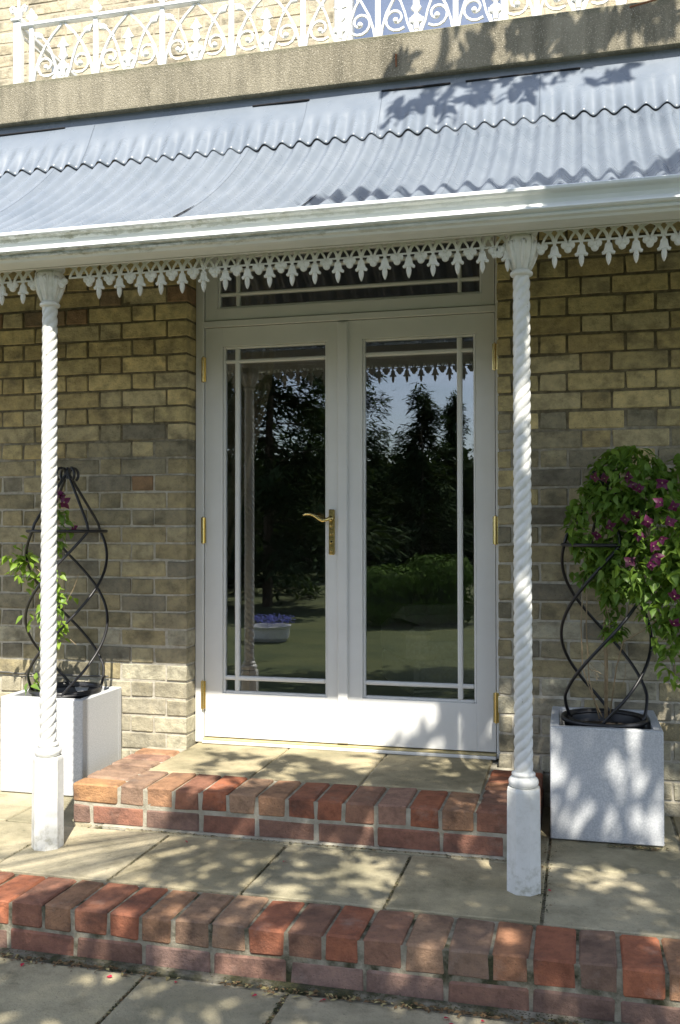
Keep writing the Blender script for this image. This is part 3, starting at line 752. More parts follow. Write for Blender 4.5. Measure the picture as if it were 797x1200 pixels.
# ------------------------------------------------------------------ balcony railing
ra = thing('balcony_railing', 'white cast iron balcony railing of pointed arches and scrolls on the concrete ledge', 'railing', (0, -.17, 3.17))
rlo = Vector((0, -.17, 3.17)); RY = -.176; PW = .350; RT = .012
ZR = 3.495; ZQ = 3.172
def arc(cx, cz, r, a0, a1, n=10): return [(cx + r*cos(radians(a0+(a1-a0)*k/n)), cz + r*sin(radians(a0+(a1-a0)*k/n))) for k in range(n+1)]
def panel_mesh():
    b = MB(); w = PW
    for sg in (-1, 1):
        X = lambda x: sg*x
        # large pointed arch from each upright's foot to the middle of the top rail
        pts = [(w/2-.010, .02), (w/2-.020, .08), (w/2-.040, .145), (w/2-.075, .21), (w/2-.115, .262), (w/2-.150, .296), (.004, .318)]
        b.strip([(X(x_), z_) for x_, z_ in pts], .0100, 0, RT)
        # inner arc from the middle stem up to the upper corner
        pts = [(.012, .02), (.040, .09), (.052, .14), (.070, .19), (.098, .238), (.125, .270)]
        b.strip([(X(x_), z_) for x_, z_ in pts], .0090, .0015, RT-.003)
        # arrow leaf at its end
        b.plate([(X(.118)+0, .252), (X(.146), .256), (X(.160), .288), (X(.131), .282), (X(.112), .270)][::sg], -.001, RT, .003)
        b.plate([(X(.075), .215), (X(.098), .218), (X(.092), .235), (X(.080), .235)][::sg], .0005, RT-.002, .002)
        # scroll
        sp = [(X(.093 + (.058-.0027*q_)*cos(-2.3+q_*.46)), .116 + (.058-.0027*q_)*sin(-2.3+q_*.46)) for q_ in range(0, 19)]
        b.strip(sp, [.0095]*12+[.009, .009, .008, .008, .008, .007, .007], .001, RT-.002)
        b.plate([(X(.093)+p_[0], .108+p_[1]) for p_ in circ(0, 0, .0115, 8)][::1], -.002, RT+.001, .004)
        b.strip([(X(.004), .015), (X(.020), .06), (X(.028), .11)], .010, .002, RT-.004)
    # middle spear with leaf head
    b.strip([(0, 0), (0, .05), (0, .12), (0, .165)], [.022, .014, .016, .011], -.001, RT+.002)
    b.plate(half([(0, .245), (.012, .222), (.030, .200), (.014, .196), (.014, .165), (.024, .150), (.010, .135)]), -.002, RT+.002, .004)
    b.plate(half([(0, .128), (.022, .112), (.026, .090), (.012, .080), (.010, .055)]), -.003, RT+.002, .004)
    return b.mesh('panel', M_rail)
me_pan = panel_mesh()
me_up = MB().box(-.0115, .0115, -.002, RT+.004, 0, .325, .002).mesh('upright', M_rail)
b = MB()
b.plate(half([(0, .075), (.010, .06), (.012, .045), (.026, .042), (.030, .030), (.018, .020), (.010, .022), (.010, 0)]), -.001, RT+.002, .004)
me_fin = b.mesh('finial', M_rail)
ux = [-.852 + PW*k for k in range(0, 13)]
for k, x in enumerate(ux):
    link('upright', me_up, ra, Vector((x, RY, ZQ)) - rlo); link('finial', me_fin, ra, Vector((x, RY, ZR+.012)) - rlo)
    if k < len(ux)-1: link('panel', me_pan, ra, Vector((x+PW/2, RY, ZQ)) - rlo)
put('top_rail', local(MB().box(-.93, ux[-1], RY-.012, RY+.026, ZR-.006, ZR+.013, .004), rlo), M_rail, ra)
b = MB(); b.box(-.945, -.905, RY-.014, RY+.026, 3.168, 3.52, .004); b.box(-.955, -.895, RY-.022, RY+.034, 3.52, 3.535, .003)
for sg in (-1, 1):
    b.strip([(-.925 + sg*(.006+.003*q), 3.535 + .011*q) for q in range(6)] + [(-.925 + sg*(.034 + .014*cos(a)), 3.59+.014*sin(a)) for a in [pi*.8, pi*.5, pi*.15, -.4*pi, -.8*pi]], .011, RY, RT)
b.box(-.931, -.919, RY, RY+RT, 3.535, 3.66, .003)
put('corner_post', local(b, rlo), M_rail, ra)
put('return_rail', local(MB().box(-.935, -.905, RY+.03, UY, ZR-.008, ZR+.012, .003).box(-.925, -.912, RY+.03, UY, ZR-.042, ZR-.030, .002), rlo), M_rail, ra)
for y in (.15, .5, .85, 1.2): put('upright', local(MB().box(-.93, -.91, y-.008, y+.008, 3.168, ZR-.007), rlo), M_rail, ra)

# ------------------------------------------------------------------ planters, pots, obelisks
def planter(cx, cy, sx, sy, label, rz=0):
    t = thing('stone_planter', label, 'planter', (cx, cy, -.19), rz, 'stone planters')
    h = .434; w = .034; b = MB()
    X, Y = sx/2, sy/2
    b.box(-X, X, -Y, -Y+w, .004, h, .004); b.box(-X, X, Y-w, Y, .004, h, .004)
    b.box(-X, -X+w, -Y+w-.004, Y-w+.004, .004, h-.0005, .003); b.box(X-w, X, -Y+w-.004, Y-w+.004, .004, h-.0005, .003)
    b.box(-X+.02, X-.02, -Y+.02, Y-.02, .006, .05)
    put('body', b, M_planter, t)
    return t
planter(-.587, -.305, .415, .372, 'pale stone cube planter behind the left twisted post')
planter(1.858, -.345, .416, .432, 'pale stone cube planter in tree shade right of the doors', .01)
def liner(cx, cy, r, z, label):
    t = thing('plant_pot', label, 'pot', (cx, cy, z-.22), 0, 'black plant pots')
    b = MB(); b.lathe([(r*.80, 0.02), (r*.93, .20), (r, .205), (r*1.02, .213), (r*1.0, .222), (r*.955, .222), (r*.93, .206), (r*.90, .17)], 0, 0, 32, cap=False)
    put('rim', b, M_blackpl, t, smooth=True)
    s = MB(); s.lathe([(r*.905, .172), (r*.6, .176), (r*.3, .180), (.002, .182)], 0, 0, 20); put('soil', s, M_soil, t)
    return t
liner(-.575, -.300, .165, .262, 'black plastic pot set inside the left planter')
liner(1.858, -.345, .168, .250, 'black plastic pot set inside the right planter')
def obelisk(cx, cy, zb, R, H1, label, ph0):
    """four rods winding round from the base ring to the top ring, then leaning in to an apex with four curls"""
    t = thing('wire_obelisk', label, 'trellis', (cx, cy, zb), 0, 'wire obelisks')
    qt = .305                                                # height of a quarter turn
    for k in range(4):
        pts = []
        n = 44
        for i in range(n+1):
            z = H1*i/n; a = ph0 + k*pi/2 + (z/qt)*(pi/2)
            r = R*(1.0 + .035*sin(pi*z/H1)) * (.84+.16*min(1, z/.10))
            pts.append((r*cos(a), r*sin(a), z))
        a = ph0 + k*pi/2 + (H1/qt)*(pi/2)
        for i in range(1, 10):
            s = i/9; r = R*(1-s)**1.05 + .010; pts.append((r*cos(a), r*sin(a), H1 + .265*s**.92))
        for i in range(1, 12):                               # curl over at the top
            q = i/11*pi*1.35; pts.append(((.010 + .024*(1-cos(q)))*cos(a), (.010 + .024*(1-cos(q)))*sin(a), H1+.265 + .030*sin(q)))
        put('rod', MB().tube(pts, .0066, 7), M_black, t, smooth=True)
    ring = MB(); ring.tube([(R*cos(2*pi*i/36), R*sin(2*pi*i/36), H1) for i in range(36)], .0075, 7, closed=True); put('top_ring', ring, M_black, t, smooth=True)
    ring = MB(); ring.tube([(R*.86*cos(2*pi*i/36), R*.86*sin(2*pi*i/36), .004) for i in range(36)], .006, 7, closed=True); put('base_ring', ring, M_black, t, smooth=True)
    f = MB(); f.tube([(0, 0, H1+.245), (0, 0, H1+.285), (0, 0, H1+.30)], [.012, .012, .004], 8); put('finial', f, M_black, t)
    return t
OBL = (-.560, -.318); OBR = (1.866, -.350)
obelisk(*OBL, 245e-3, .178, .750, 'black wire obelisk in the left planter with a thin climber', .35)
obelisk(*OBR, .240, .168, .700, 'black wire obelisk in the right planter swamped by purple clematis', -.15)

# ------------------------------------------------------------------ clematis
def leaf_mesh(mat, L=.05, Wd=.026, seedv=0):
    rr = random.Random(seedv); b = MB()
    prof = [(0, 0), (.16, .62), (.34, 1.0), (.55, .86), (.78, .45), (1, 0)]
    v = []; dr = rr.uniform(.15, .45); fold = rr.uniform(.15, .4)
    for t, w in prof:
        z = -dr*L*t*t
        v += [(L*t, 0, z), (L*t, Wd/2*w, z + fold*Wd/2*w), (L*t, -Wd/2*w, z + fold*Wd/2*w)]
    f = []
    for i in range(5):
        a = i*3; c = a+3
        f += [(a, c, c+1, a+1), (a, a+2, c+2, c)]
    return b.add(v, f)
def place(mb, M4): 
    out = MB(); out.v = [tuple(M4 @ Vector(p)) for p in mb.v]; out.f = mb.f; return out
def rmat(p, yaw, pitch, roll, s=1):
    return Matrix.Translation(p) @ Matrix.Rotation(yaw, 4, 'Z') @ Matrix.Rotation(pitch, 4, 'Y') @ Matrix.Rotation(roll, 4, 'X') @ Matrix.Scale(s, 4)
LEAVES = [leaf_mesh(None, .052, .027, k) for k in range(6)]
LME = [l.mesh('leaf', M_leaf, True) for l in LEAVES]; LME_SUNLIT = [l.mesh('leaf', M_leaf_sunlit, True) for l in LEAVES]
def flower_mesh(mat, seedv):
    rr = random.Random(seedv); b = MB()
    for k in range(4):
        l = leaf_mesh(None, .034, .027, seedv*7+k)
        b2 = place(l, rmat((0, 0, 0), k*pi/2 + rr.uniform(-.25, .25), rr.uniform(-.35, .25), rr.uniform(-.3, .3))); b.add(b2.v, b2.f)
    me = b.mesh('flower', mat, True); return me
FL = [flower_mesh(M_petal, k) for k in range(4)]; FL_SHADED = [flower_mesh(M_petal_shaded, k+9) for k in range(4)]
ST = MB().lathe([(.001, .002), (.006, .004), (.0045, .009), (.001, .011)], 0, 0, 8).mesh('stamens', M_cream)
def euler_face(o, d, spin):                                 # local Z towards d
    q = Vector(d).to_track_quat('Z', 'Y'); o.rotation_mode = 'QUATERNION'
    from mathutils import Quaternion
    o.rotation_quaternion = q @ Quaternion((0, 0, 1), spin)
def addflower(par, p, d, me, s=1):
    o = link('flower', me, par, p); euler_face(o, d, random.uniform(0, 6)); o.scale = (s, s, s)
    k_ = link('stamens', ST, o); k_.scale = (.6, .6, .8); return o
def leafset(par, spots, sunlit, single_n, base):
    """spots: (point, size, young?) ; the first single_n become leaf objects, the rest one mesh of leaves"""
    rest = {False: MB(), True: MB()}
    for i, (p, s, lit) in enumerate(spots):
        yaw = random.uniform(0, 2*pi); pit = random.uniform(-.1, 1.0); roll = random.uniform(-.7, .7)
        k = random.randrange(6)
        if i < single_n:
            o = link('leaf', (LME_SUNLIT if lit else LME)[k], par, Vector(p)-Vector(base)); o.rotation_euler = (roll, pit, yaw); o.scale = (s, s, s)
        else:
            l = place(LEAVES[k], Matrix.Translation(Vector(p)-Vector(base)) @ (Matrix.Rotation(yaw, 4, 'Z') @ Matrix.Rotation(pit, 4, 'Y') @ Matrix.Rotation(roll, 4, 'X')) @ Matrix.Scale(s, 4))
            rest[lit].add(l.v, l.f)
    for lit, nm in ((False, 'leaf_mass'), (True, 'sunlit_leaf_mass')):
        if rest[lit].v: tag(put(nm, rest[lit], M_leaf_sunlit if lit else M_leaf, par, smooth=True), kind='stuff')
# left: thin climber up the obelisk
bl = (-.56, -.30, .24)
cl = thing('clematis', 'sparse clematis with two magenta flowers on the left obelisk', 'plant', bl)
way = [(-.60, -.36, .25), (-.585, -.42, .40), (-.55, -.45, .55), (-.545, -.47, .72), (-.575, -.47, .83), (-.56, -.46, .95), (-.535, -.45, 1.06), (-.53, -.44, 1.14)]
put('stem', local(MB().tube(way, [.003]*4+[.002]*4, 6), bl), M_stem, cl, smooth=True)
put('stem', local(MB().tube([(-.545, -.47, .72), (-.60, -.46, .80), (-.68, -.44, .85), (-.74, -.42, .87)], .0018, 6), bl), M_stem, cl, smooth=True)
for a, c in (((-.50, -.44, .66), (-.43, -.44, .80)), ((-.52, -.45, .52), (-.44, -.44, .48)), ((-.52, -.45, .55), (-.49, -.46, .70))):
    put('dry_twig', local(MB().tube([a, [(a[i]+c[i])/2+.006 for i in range(3)], c], .0013, 5), bl), M_stem, cl)
sp = []
def cluster(c, r, n, lit):
    for _ in range(n): sp.append(((c[0]+random.gauss(0, r[0]), c[1]+random.gauss(0, r[1]), c[2]+random.gauss(0, r[2])), random.uniform(.6, 1.05), random.random() < lit))
cluster((-.735, -.42, .865), (.036, .03, .036), 60, .9); cluster((-.715, -.42, .80), (.022, .02, .03), 24, .8)
cluster((-.555, -.47, .80), (.026, .02, .025), 26, .8); cluster((-.535, -.47, .70), (.028, .02, .035), 40, .9); cluster((-.54, -.47, .59), (.034, .02, .045), 56, .9); cluster((-.545, -.46, .51), (.024, .02, .024), 22, .9)
cluster((-.55, -.46, .93), (.022, .02, .02), 22, .7); cluster((-.525, -.45, 1.0), (.028, .02, .035), 34, .35); cluster((-.53, -.45, 1.09), (.024, .02, .035), 26, .2)
cluster((-.66, -.40, .30), (.035, .02, .02), 16, .8); cluster((-.66, -.45, .60), (.02, .02, .03), 6, .8)
leafset(cl, sp, None, 300, bl)
for p, s in (((-.525, -.465, 1.165), 1.0), ((-.485, -.47, 1.125), 1.05), ((-.455, -.44, 1.01), .6), ((-.505, -.46, 1.15), .6)):
    addflower(cl, Vector(p)-Vector(bl), (random.uniform(-.4, .4), -1, random.uniform(-.2, .3)), FL[random.randrange(4)], s)
# right: full clematis
br = (1.866, -.35, .24)
cr = thing('clematis', 'large bushy clematis full of dark purple flowers over the right planter', 'plant', br)
stems = [[(1.866, -.33, .24), (1.868, -.34, .45), (1.862, -.36, .62), (1.875, -.36, .85), (1.93, -.36, 1.1)], [(1.84, -.35, .24), (1.80, -.36, .40), (1.79, -.38, .62), (1.80, -.37, .9)],
         [(1.85, -.36, .25), (1.81, -.38, .34), (1.775, -.40, .45), (1.77, -.40, .62), (1.78, -.38, .80)], [(1.88, -.34, .25), (1.905, -.38, .45), (1.93, -.42, .56), (2.02, -.46, .62), (2.10, -.5, .70)]]
for i, s in enumerate(stems): put('stem', local(MB().tube(s, [.008, .0075, .006, .004, .003] if i == 0 else .0026, 6), br), M_stem, cr, smooth=True)
for k in range(10):
    a = Vector((1.80+random.uniform(0, .13), -.36+random.uniform(-.05, .05), random.uniform(.32, .62))); d = Vector((random.uniform(-.09, .09), random.uniform(-.04, .04), random.uniform(.02, .12)))
    put('dry_twig', local(MB().tube([a, a+d*.5+Vector((.006, 0, .004)), a+d], .0012, 5), br), M_stem, cr)
sp = []
def blob(c, r, n, lit, shell=True):
    for _ in range(n):
        while True:
            d = Vector([random.gauss(0, 1) for _ in range(3)]).normalized()
            if d.y < .45: break
        k = random.uniform(.72, 1.06) if shell else random.uniform(0, 1)
        sp.append(((c[0]+d.x*r[0]*k, c[1]+d.y*r[1]*k, c[2]+d.z*r[2]*k), random.uniform(.6, 1.15), random.random() < lit))
blob((1.95, -.37, 1.17), (.155, .17, .165), 561, .05); blob((1.86, -.37, 1.03), (.15, .17, .17), 510, .04); blob((2.08, -.42, 1.02), (.20, .22, .20), 714, .10)
blob((2.02, -.45, .86), (.20, .17, .12), 374, .10); blob((2.14, -.58, .92), (.10, .10, .14), 255, .5); blob((2.18, -.48, .74), (.12, .14, .20), 340, .15); blob((2.11, -.5, .60), (.08, .09, .09), 85, .1)
blob((1.885, -.36, .74), (.055, .06, .12), 119, .1, False); blob((1.90, -.38, .60), (.045, .05, .04), 57, .2, False); blob((1.80, -.36, .82), (.07, .06, .05), 51, 0, False)
blob((2.20, -.37, 1.15), (.14, .16, .16), 238, .05)
blob((1.83, -.40, .90), (.10, .10, .10), 90, .08, False); blob((1.93, -.42, .80), (.10, .10, .10), 80, .15, False); blob((2.06, -.50, .74), (.10, .10, .12), 120, .3); blob((2.14, -.55, .50), (.08, .08, .10), 70, .3)
sp.sort(key=lambda q: q[0][1])
leafset(cr, sp, None, 300, br)
fl = [(672+24, 565), (705, 565), (731, 565), (738, 562), (735, 616), (707, 622), (735, 612), (770, 590), (785, 598), (775, 640), (758, 650), (763, 676), (728, 670), (792, 720), (790, 758), (755, 615), (748, 572), (742, 634), (782, 612), (768, 660)]
fpos = [(1.825, 1.20), (1.86, 1.195), (1.945, 1.20), (1.96, 1.17), (1.935, 1.04), (1.88, 1.015), (1.97, 1.055), (2.05, 1.10), (2.10, 1.085), (2.06, .965), (2.03, .94), (2.02, .87), (1.95, .88), (2.10, .76), (2.10, .66), (2.01, 1.03), (1.985, 1.155), (1.985, .98), (2.085, 1.03), (2.04, .90), (2.06, 1.17), (1.83, .98)]
for i, (x, z) in enumerate(fpos):
    y = -.37 - .20 - .03*random.random() - (.08 if x > 2.0 else 0)
    addflower(cr, Vector((x, y, z))-Vector(br), (random.uniform(-.9, .6), -1, random.uniform(-.8, .7)), (FL if x > 1.98 else FL_SHADED)[i % 4], random.uniform(.62, .92))

# cable on the left wall
tag(put('cable', MB().tube([(-1.6, -.122, .297), (-1.2, -.122, .294), (-.99, -.122, .292), (-.97, -.122, .288), (-.80, -.122, .291), (-.62, -.122, .290), (-.45, -.122, .292)], .004, 6), simple('grey_cable', (.10, .10, .095))), 'grey cable run along a brick joint behind the left planter', 'cable')

# ------------------------------------------------------------------ things seen through the glass
ac = thing('armchair', 'pale beige upholstered armchair seen dimly through the right door', 'armchair', (1.0, 1.85, -.03), .45)
put('seat', MB().box(-.36, .36, -.40, .34, .24, .35, .04), M_fabric, ac); put('backrest', MB().box(-.36, .36, .20, .42, .30, .52, .06), M_fabric, ac)
for s_ in (-1, 1): put('arm', MB().box(s_*.36-.08, s_*.36+.08, -.36, .36, .20, .44, .05), M_fabric, ac)
put('skirt', MB().box(-.42, .42, -.44, .38, .02, .24, .03), M_fabric, ac)
for z in (.05, .075, .10): put('braid', MB().box(-.425, .425, -.446, -.436, z, z+.012), M_fabric2, ac)
def drape(path_top, path_bot, z1, z0, n, folds, amp, y):
    b = MB(); v = []; f = []; m_ = 18
    for k in range(m_+1):
        t = k/m_; z = z1+(z0-z1)*t
        a = path_top(t); c = path_bot(t)
        for i in range(n+1):
            s = i/n; v.append((a+(c-a)*s, y+amp*sin(s*folds*2*pi)+amp*.3*sin(s*23+t*3), z))
    for k in range(m_):
        for i in range(n): f.append((k*(n+1)+i, k*(n+1)+i+1, (k+1)*(n+1)+i+1, (k+1)*(n+1)+i))
    return b.add(v, f)
cu = thing('curtain', 'tan curtain swept aside to the left inside the left door', 'curtain', (-.1, .22, 0), 0, 'curtains')
put('drape', local(drape(lambda t: -.3, lambda t: max(-.1, .285-.25*max(0, 2.6*t-.8)), 2.6, .0, 60, 6, .016, .22), (-.1, .22, 0)), M_curt, cu, smooth=True)
cu = thing('curtain', 'pale curtain edge inside the top corner of the right door', 'curtain', (1.45, .22, 0), 0, 'curtains')
put('drape', local(drape(lambda t: 1.23+.16*min(1, t*2), lambda t: 1.9, 2.6, .0, 60, 7, .016, .22), (1.45, .22, 0)), M_curt, cu, smooth=True)

# ------------------------------------------------------------------ garden behind the camera (mirrored in the glass)
def conifer(x, y, h, r, label, seedv, low=.03, n=1700, z0=-.36, dens=5.0):
    rr = random.Random(seedv); t = thing('conifer', label, 'tree', (x, y, z0), 0, 'garden conifers')
    put('trunk', MB().tube([(0, 0, 0), (.02*h/6, 0, h*.4), (0, .02, h*.98)], [.011*h, .008*h, .006], 8), M_bark, t)
    b = MB(); lim = MB(); k = 0
    nb = int(h*13)
    for i in range(nb):
        s = low + (1-low)*(i+rr.random())/nb; z = h*s; L = r*(1-s)**.8*rr.uniform(.55, 1.15)+.12
        a = rr.uniform(0, 2*pi); dz = rr.uniform(-.22, .12)
        lim.tube([(0, 0, z), (L*.5*cos(a), L*.5*sin(a), z+L*dz*.4+.05*L), (L*cos(a), L*sin(a), z+L*dz)], [.02, .012, .004], 4)
        for q in range(int((16+L*22)*dens)):
            u = rr.random()**.7; p = Vector((L*u*cos(a), L*u*sin(a), z + L*dz*u*u + .05*L*sin(pi*u)))
            w = .10+.24*(1-abs(u-.55))*L/r
            p += Vector((rr.gauss(0, w*.5), rr.gauss(0, w*.5), rr.gauss(0, .15)))
            ya = a + rr.gauss(0, .7); l = rr.uniform(.12, .30); hw = rr.uniform(.015, .042)
            d = Vector((cos(ya), sin(ya), rr.uniform(-.8, .35)))*l; sd_ = Vector((-sin(ya), cos(ya), rr.uniform(-.4, .4)))*hw
            b.add([p-sd_*.4, p+d*.5-sd_, p+d, p+d*.5+sd_], [(0, 1, 2, 3)])
    put('limbs', lim, M_bark, t); put('crown', b, M_needle, t)
    return t
conifer(-3.55, -11.5, 8.5, 2.3, 'tall dense dark conifer nearest the house, mirrored in the left door', 1)
conifer(-6.2, -15, 9.5, 2.8, 'broad dark conifer at the left end of the garden row', 2)
conifer(-4.6, -21, 8.2, 2.2, 'conifer standing in the second row behind the nearest pair', 3)
conifer(-2.2, -20, 4.9, 1.5, 'mid-height conifer mirrored in the middle of the right door', 4)
conifer(-1.95, -24, 5.2, 1.1, 'slim pointed conifer mirrored at the right edge of the right door', 5)
conifer(-.75, -22, 3.9, 1.2, 'low spreading conifer at the right end of the garden row', 6)
conifer(-9.5, -18, 10, 3, 'tallest conifer at the far left of the garden', 7)
def leafy_blob(name, label, cat, loc, rad, n, mat, size, seedv, flat=1.0):
    rr = random.Random(seedv); b = MB()
    core = MB(); core.lathe([(rad[0]*.80*max(.02, sin(pi*k/10))**.5, rad[2]*.9*(1-cos(pi*k/10))) for k in range(11)], 0, 0, 16)
    for _ in range(n):
        d = Vector([rr.gauss(0, 1) for _ in range(3)]).normalized()
        if d.z < -.75: continue
        k = rr.uniform(.84, 1.06)*(1+.16*mnoise.noise(d*2.6+Vector((seedv, 0, 0))))*(1+.22*max(0, 1-abs(d.z)*1.4))
        hl = max(1e-3, sqrt(d.x*d.x+d.y*d.y)); e_ = hl**.45/hl; zz = (abs(d.z)**.55)*(1 if d.z > 0 else -1)
        p = Vector((d.x*e_*rad[0]*k, d.y*e_*rad[1]*k, rad[2]+zz*rad[2]*k))
        s = size*rr.uniform(.6, 1.3); u = d.orthogonal().normalized(); w = d.cross(u); an = rr.uniform(0, 6); tl = rr.uniform(-.6, .6)
        e1 = (u*cos(an)+w*sin(an)); e2 = (w*cos(an)-u*sin(an))*cos(tl)+d*sin(tl)
        b.add([p-e1*s, p-e2*s*.5, p+e1*s, p+e2*s*.5], [(0, 1, 2, 3)])
    t = thing(name, label, cat, loc); put('foliage', b, mat, t); put('branches', core, M_needle, t)
    return t
leafy_blob('box_bush', 'clipped rounded green bush on the lawn mirrored in the right door', 'bush', (-.18, -9.2, -.36), (.46, .45, .47), 7000, M_box, .032, 3)
leafy_blob('box_bush', 'lower wide clipped bush beside the rounded one', 'bush', (-.86, -9.0, -.36), (.56, .5, .40), 7000, M_box, .032, 5)
hb = MB()
rr = random.Random(11)
for _ in range(14000):
    x = rr.uniform(-14, 12); y = -26 + rr.gauss(0, .35); z = -.36 + (3.9+.5*mnoise.noise(Vector((x*.6, 0, 0))))*rr.random()**.8; s = rr.uniform(.06, .16); a = rr.uniform(0, 6)
    hb.add([(x-s*cos(a), y-s*sin(a), z), (x, y, z-s*.6), (x+s*cos(a), y+s*sin(a), z), (x, y, z+s*.6)], [(0, 1, 2, 3)])
hg = thing('garden_hedge', 'long dark hedge closing the far end of the lawn', 'hedge', (0, -26, -.36))
put('foliage', local(hb, (0, -26, -.36)), M_needle, hg); put('branches', local(MB().box(-14, 12, -26.2, -25.8, -.36, 3.1, .1), (0, -26, -.36)), M_needle, hg)
tub = thing('flower_tub', 'white garden tub of blue flowers on the lawn mirrored in the left door', 'tub', (-1.88, -6.6, -.355))
put('body', MB().lathe([(.20, 0), (.24, .05), (.25, .16), (.27, .20), (.25, .20), (.24, .16)], 0, 0, 20), M_white, tub, smooth=False)
b = MB()
for _ in range(260):
    a = rr.uniform(0, 6.28); r = .30*sqrt(rr.random()); p = Vector((r*cos(a), r*sin(a), .23+rr.uniform(0, .08))); s = rr.uniform(.012, .025)
    b.add([p+Vector((-s, 0, 0)), p+Vector((0, -s, .01)), p+Vector((s, 0, 0)), p+Vector((0, s, .01))], [(0, 1, 2, 3)])
put('flowers', b, M_blue, tub)
# ------------------------------------------------------------------ shade tree in front of the house: its branches dapple the steps, doors and roof
tree = thing('shade_tree', 'broadleaf garden tree overhanging the terrace from the right, mostly out of view', 'tree', (5.2, -7.2, -.36))
tl = Vector((5.2, -7.2, -.36)); rs = random.Random(21)
SV = SUN
def shadow_to(qx, qy, t): return Vector((qx, qy, 0)) + SV*t    # the point of the crown that shades ground point (qx, qy)
crown = MB(); twigs = MB(); centres = []
def in_frame(p):
    d = p - CAM; z = d.dot(fw)
    return z > 0 and abs(d.dot(rt))/z < .375 and -.55 < d.dot(up)/z < .555
def tleaf(p, s):
    if in_frame(p): return
    u = Vector((rs.gauss(0, 1), rs.gauss(0, 1), rs.gauss(0, .6))).normalized(); n_ = Vector((rs.gauss(0, .6), rs.gauss(0, .6), 1)).normalized()
    w = u.cross(n_).normalized(); L_ = .052*s; H = .023*s
    crown.add([p - u*L_, p - u*L_*.2 + w*H, p + u*L_*.5 + w*H*.8, p + u*L_*1.15, p + u*L_*.5 - w*H*.8, p - u*L_*.2 - w*H], [(0, 1, 2, 3, 4, 5)])
def spray(qx, qy, r, n, t=None, s=1.0, tie=True):
    t = t or rs.uniform(3.5, 5.0); c = shadow_to(qx, qy, t)
    if tie and not in_frame(c): centres.append(c)
    d = Vector((rs.gauss(0, 1), rs.gauss(0, 1), rs.gauss(0, .4))).normalized()
    for _ in range(n):
        k = rs.gauss(0, 1); p = c + d*k*r*1.3 + Vector((rs.gauss(0, r*.55), rs.gauss(0, r*.55), rs.gauss(0, r*.55)))
        tleaf(p, s*rs.uniform(.7, 1.2))
    a = c - d*r*2.2; b_ = c + d*r*2.2
    if not in_frame(a) and not in_frame(b_) and not in_frame(c): twigs.tube([a, c, b_], [.005, .004, .002], 4)
SHADE = {
 'ground': ([(.132, -1.763), (.228, -1.774), (.237, -1.575), (.353, -1.546), (.378, -1.334), (.468, -1.556), (.458, -1.332), (.588, -1.563), (.666, -1.536), (.617, -1.175), (.695, -1.373), (.367, -1.043), (.469, -1.017), (.775, -1.089), (.867, -1.289), (.912, -1.174), (.956, -1.387), (.708, -1.087), (.906, -1.604), (.811, -1.572), (.724, -1.608), (1.017, -1.555), (.958, -1.043), (1.006, -1.295), (1.074, -1.506), (.336, -1.633),
   (.114, -1.815), (.205, -1.822), (.472, -1.817), (.494, -1.823), (.806, -1.751), (1.123, -1.815), (.245, -1.783), (.142, -1.791), (.735, -1.747), (.731, -1.813)], .050, 11),
 'path': ([(.243, -2.113), (.449, -2.112), (.403, -2.192), (.504, -2.015), (.541, -2.033), (.706, -2.043), (.769, -1.975), (.877, -2.049), (.962, -2.003), (.80, -2.10), (.65, -2.15)], .055, 13),
 'step': ([(.135, -.231), (.223, -.243), (.289, -.276), (.516, -.269), (.58, -.285), (.735, -.354), (.31, -.592), (.409, -.581), (.767, -.534), (.189, -.414), (.298, -.865), (.392, -.878), (.277, -.908), (.772, -.823), (.852, -.812)], .042, 9),
 'ledge': ([(.265, 1.892), (.439, 1.929), (.541, 1.899), (.621, 1.931), (.726, 1.94), (.86, 1.96), (.941, 1.928), (.999, 1.96), (1.133, 1.968), (1.199, 1.972), (.741, 1.895), (.602, 1.881), (.842, 1.912), (1.074, 1.941), (.905, 1.982), (1.07, 1.904), (1.346, 1.933), (1.25, 1.95), (.80, 1.97), (1.02, 1.93)], .030, 9),
 'cap': ([(.282, 1.725), (.352, 1.738), (.422, 1.754), (.511, 1.708), (.334, 1.682), (.589, 1.746), (.666, 1.735), (.75, 1.748), (.506, 1.67), (.408, 1.794), (.916, 1.778), (.849, 1.771), (1.142, 1.772), (1.207, 1.779), (.633, 1.775)], .038, 6),
 'eave': ([(.31, .55), (.376, .541), (.443, .528), (.334, .57), (.489, .53), (.58, .533), (.704, .525), (.779, .524), (.851, .53), (.91, .529), (1.079, .54), (1.115, .558), (1.156, .562), (1.152, .532), (1.224, .527), (1.336, .52), (1.388, .526), (1.478, .54), (1.495, .569), (1.525, .517), (1.471, .6), (1.496, .618), (1.444, .523), (1.022, .54), (.40, .50), (.55, .50), (.70, .49), (.82, .50), (.97, .50), (1.1, .50), (1.22, .49), (1.35, .49), (1.5, .49), (1.62, .52), (1.6, .60), (1.58, .72), (1.66, .85), (.36, .60), (.40, .57), (.46, .56), (1.12, .60), (1.16, .59), (1.5, .68), (1.55, .64), (1.52, .76)], .024, 8)}
for nm, (pts_, r, n) in SHADE.items():
    for q_ in pts_: spray(q_[0], q_[1], r, n, rs.uniform(5.2, 6.6) if nm in ('ledge', 'cap', 'eave') else None, 1.0, nm not in ('ledge', 'cap', 'eave'))
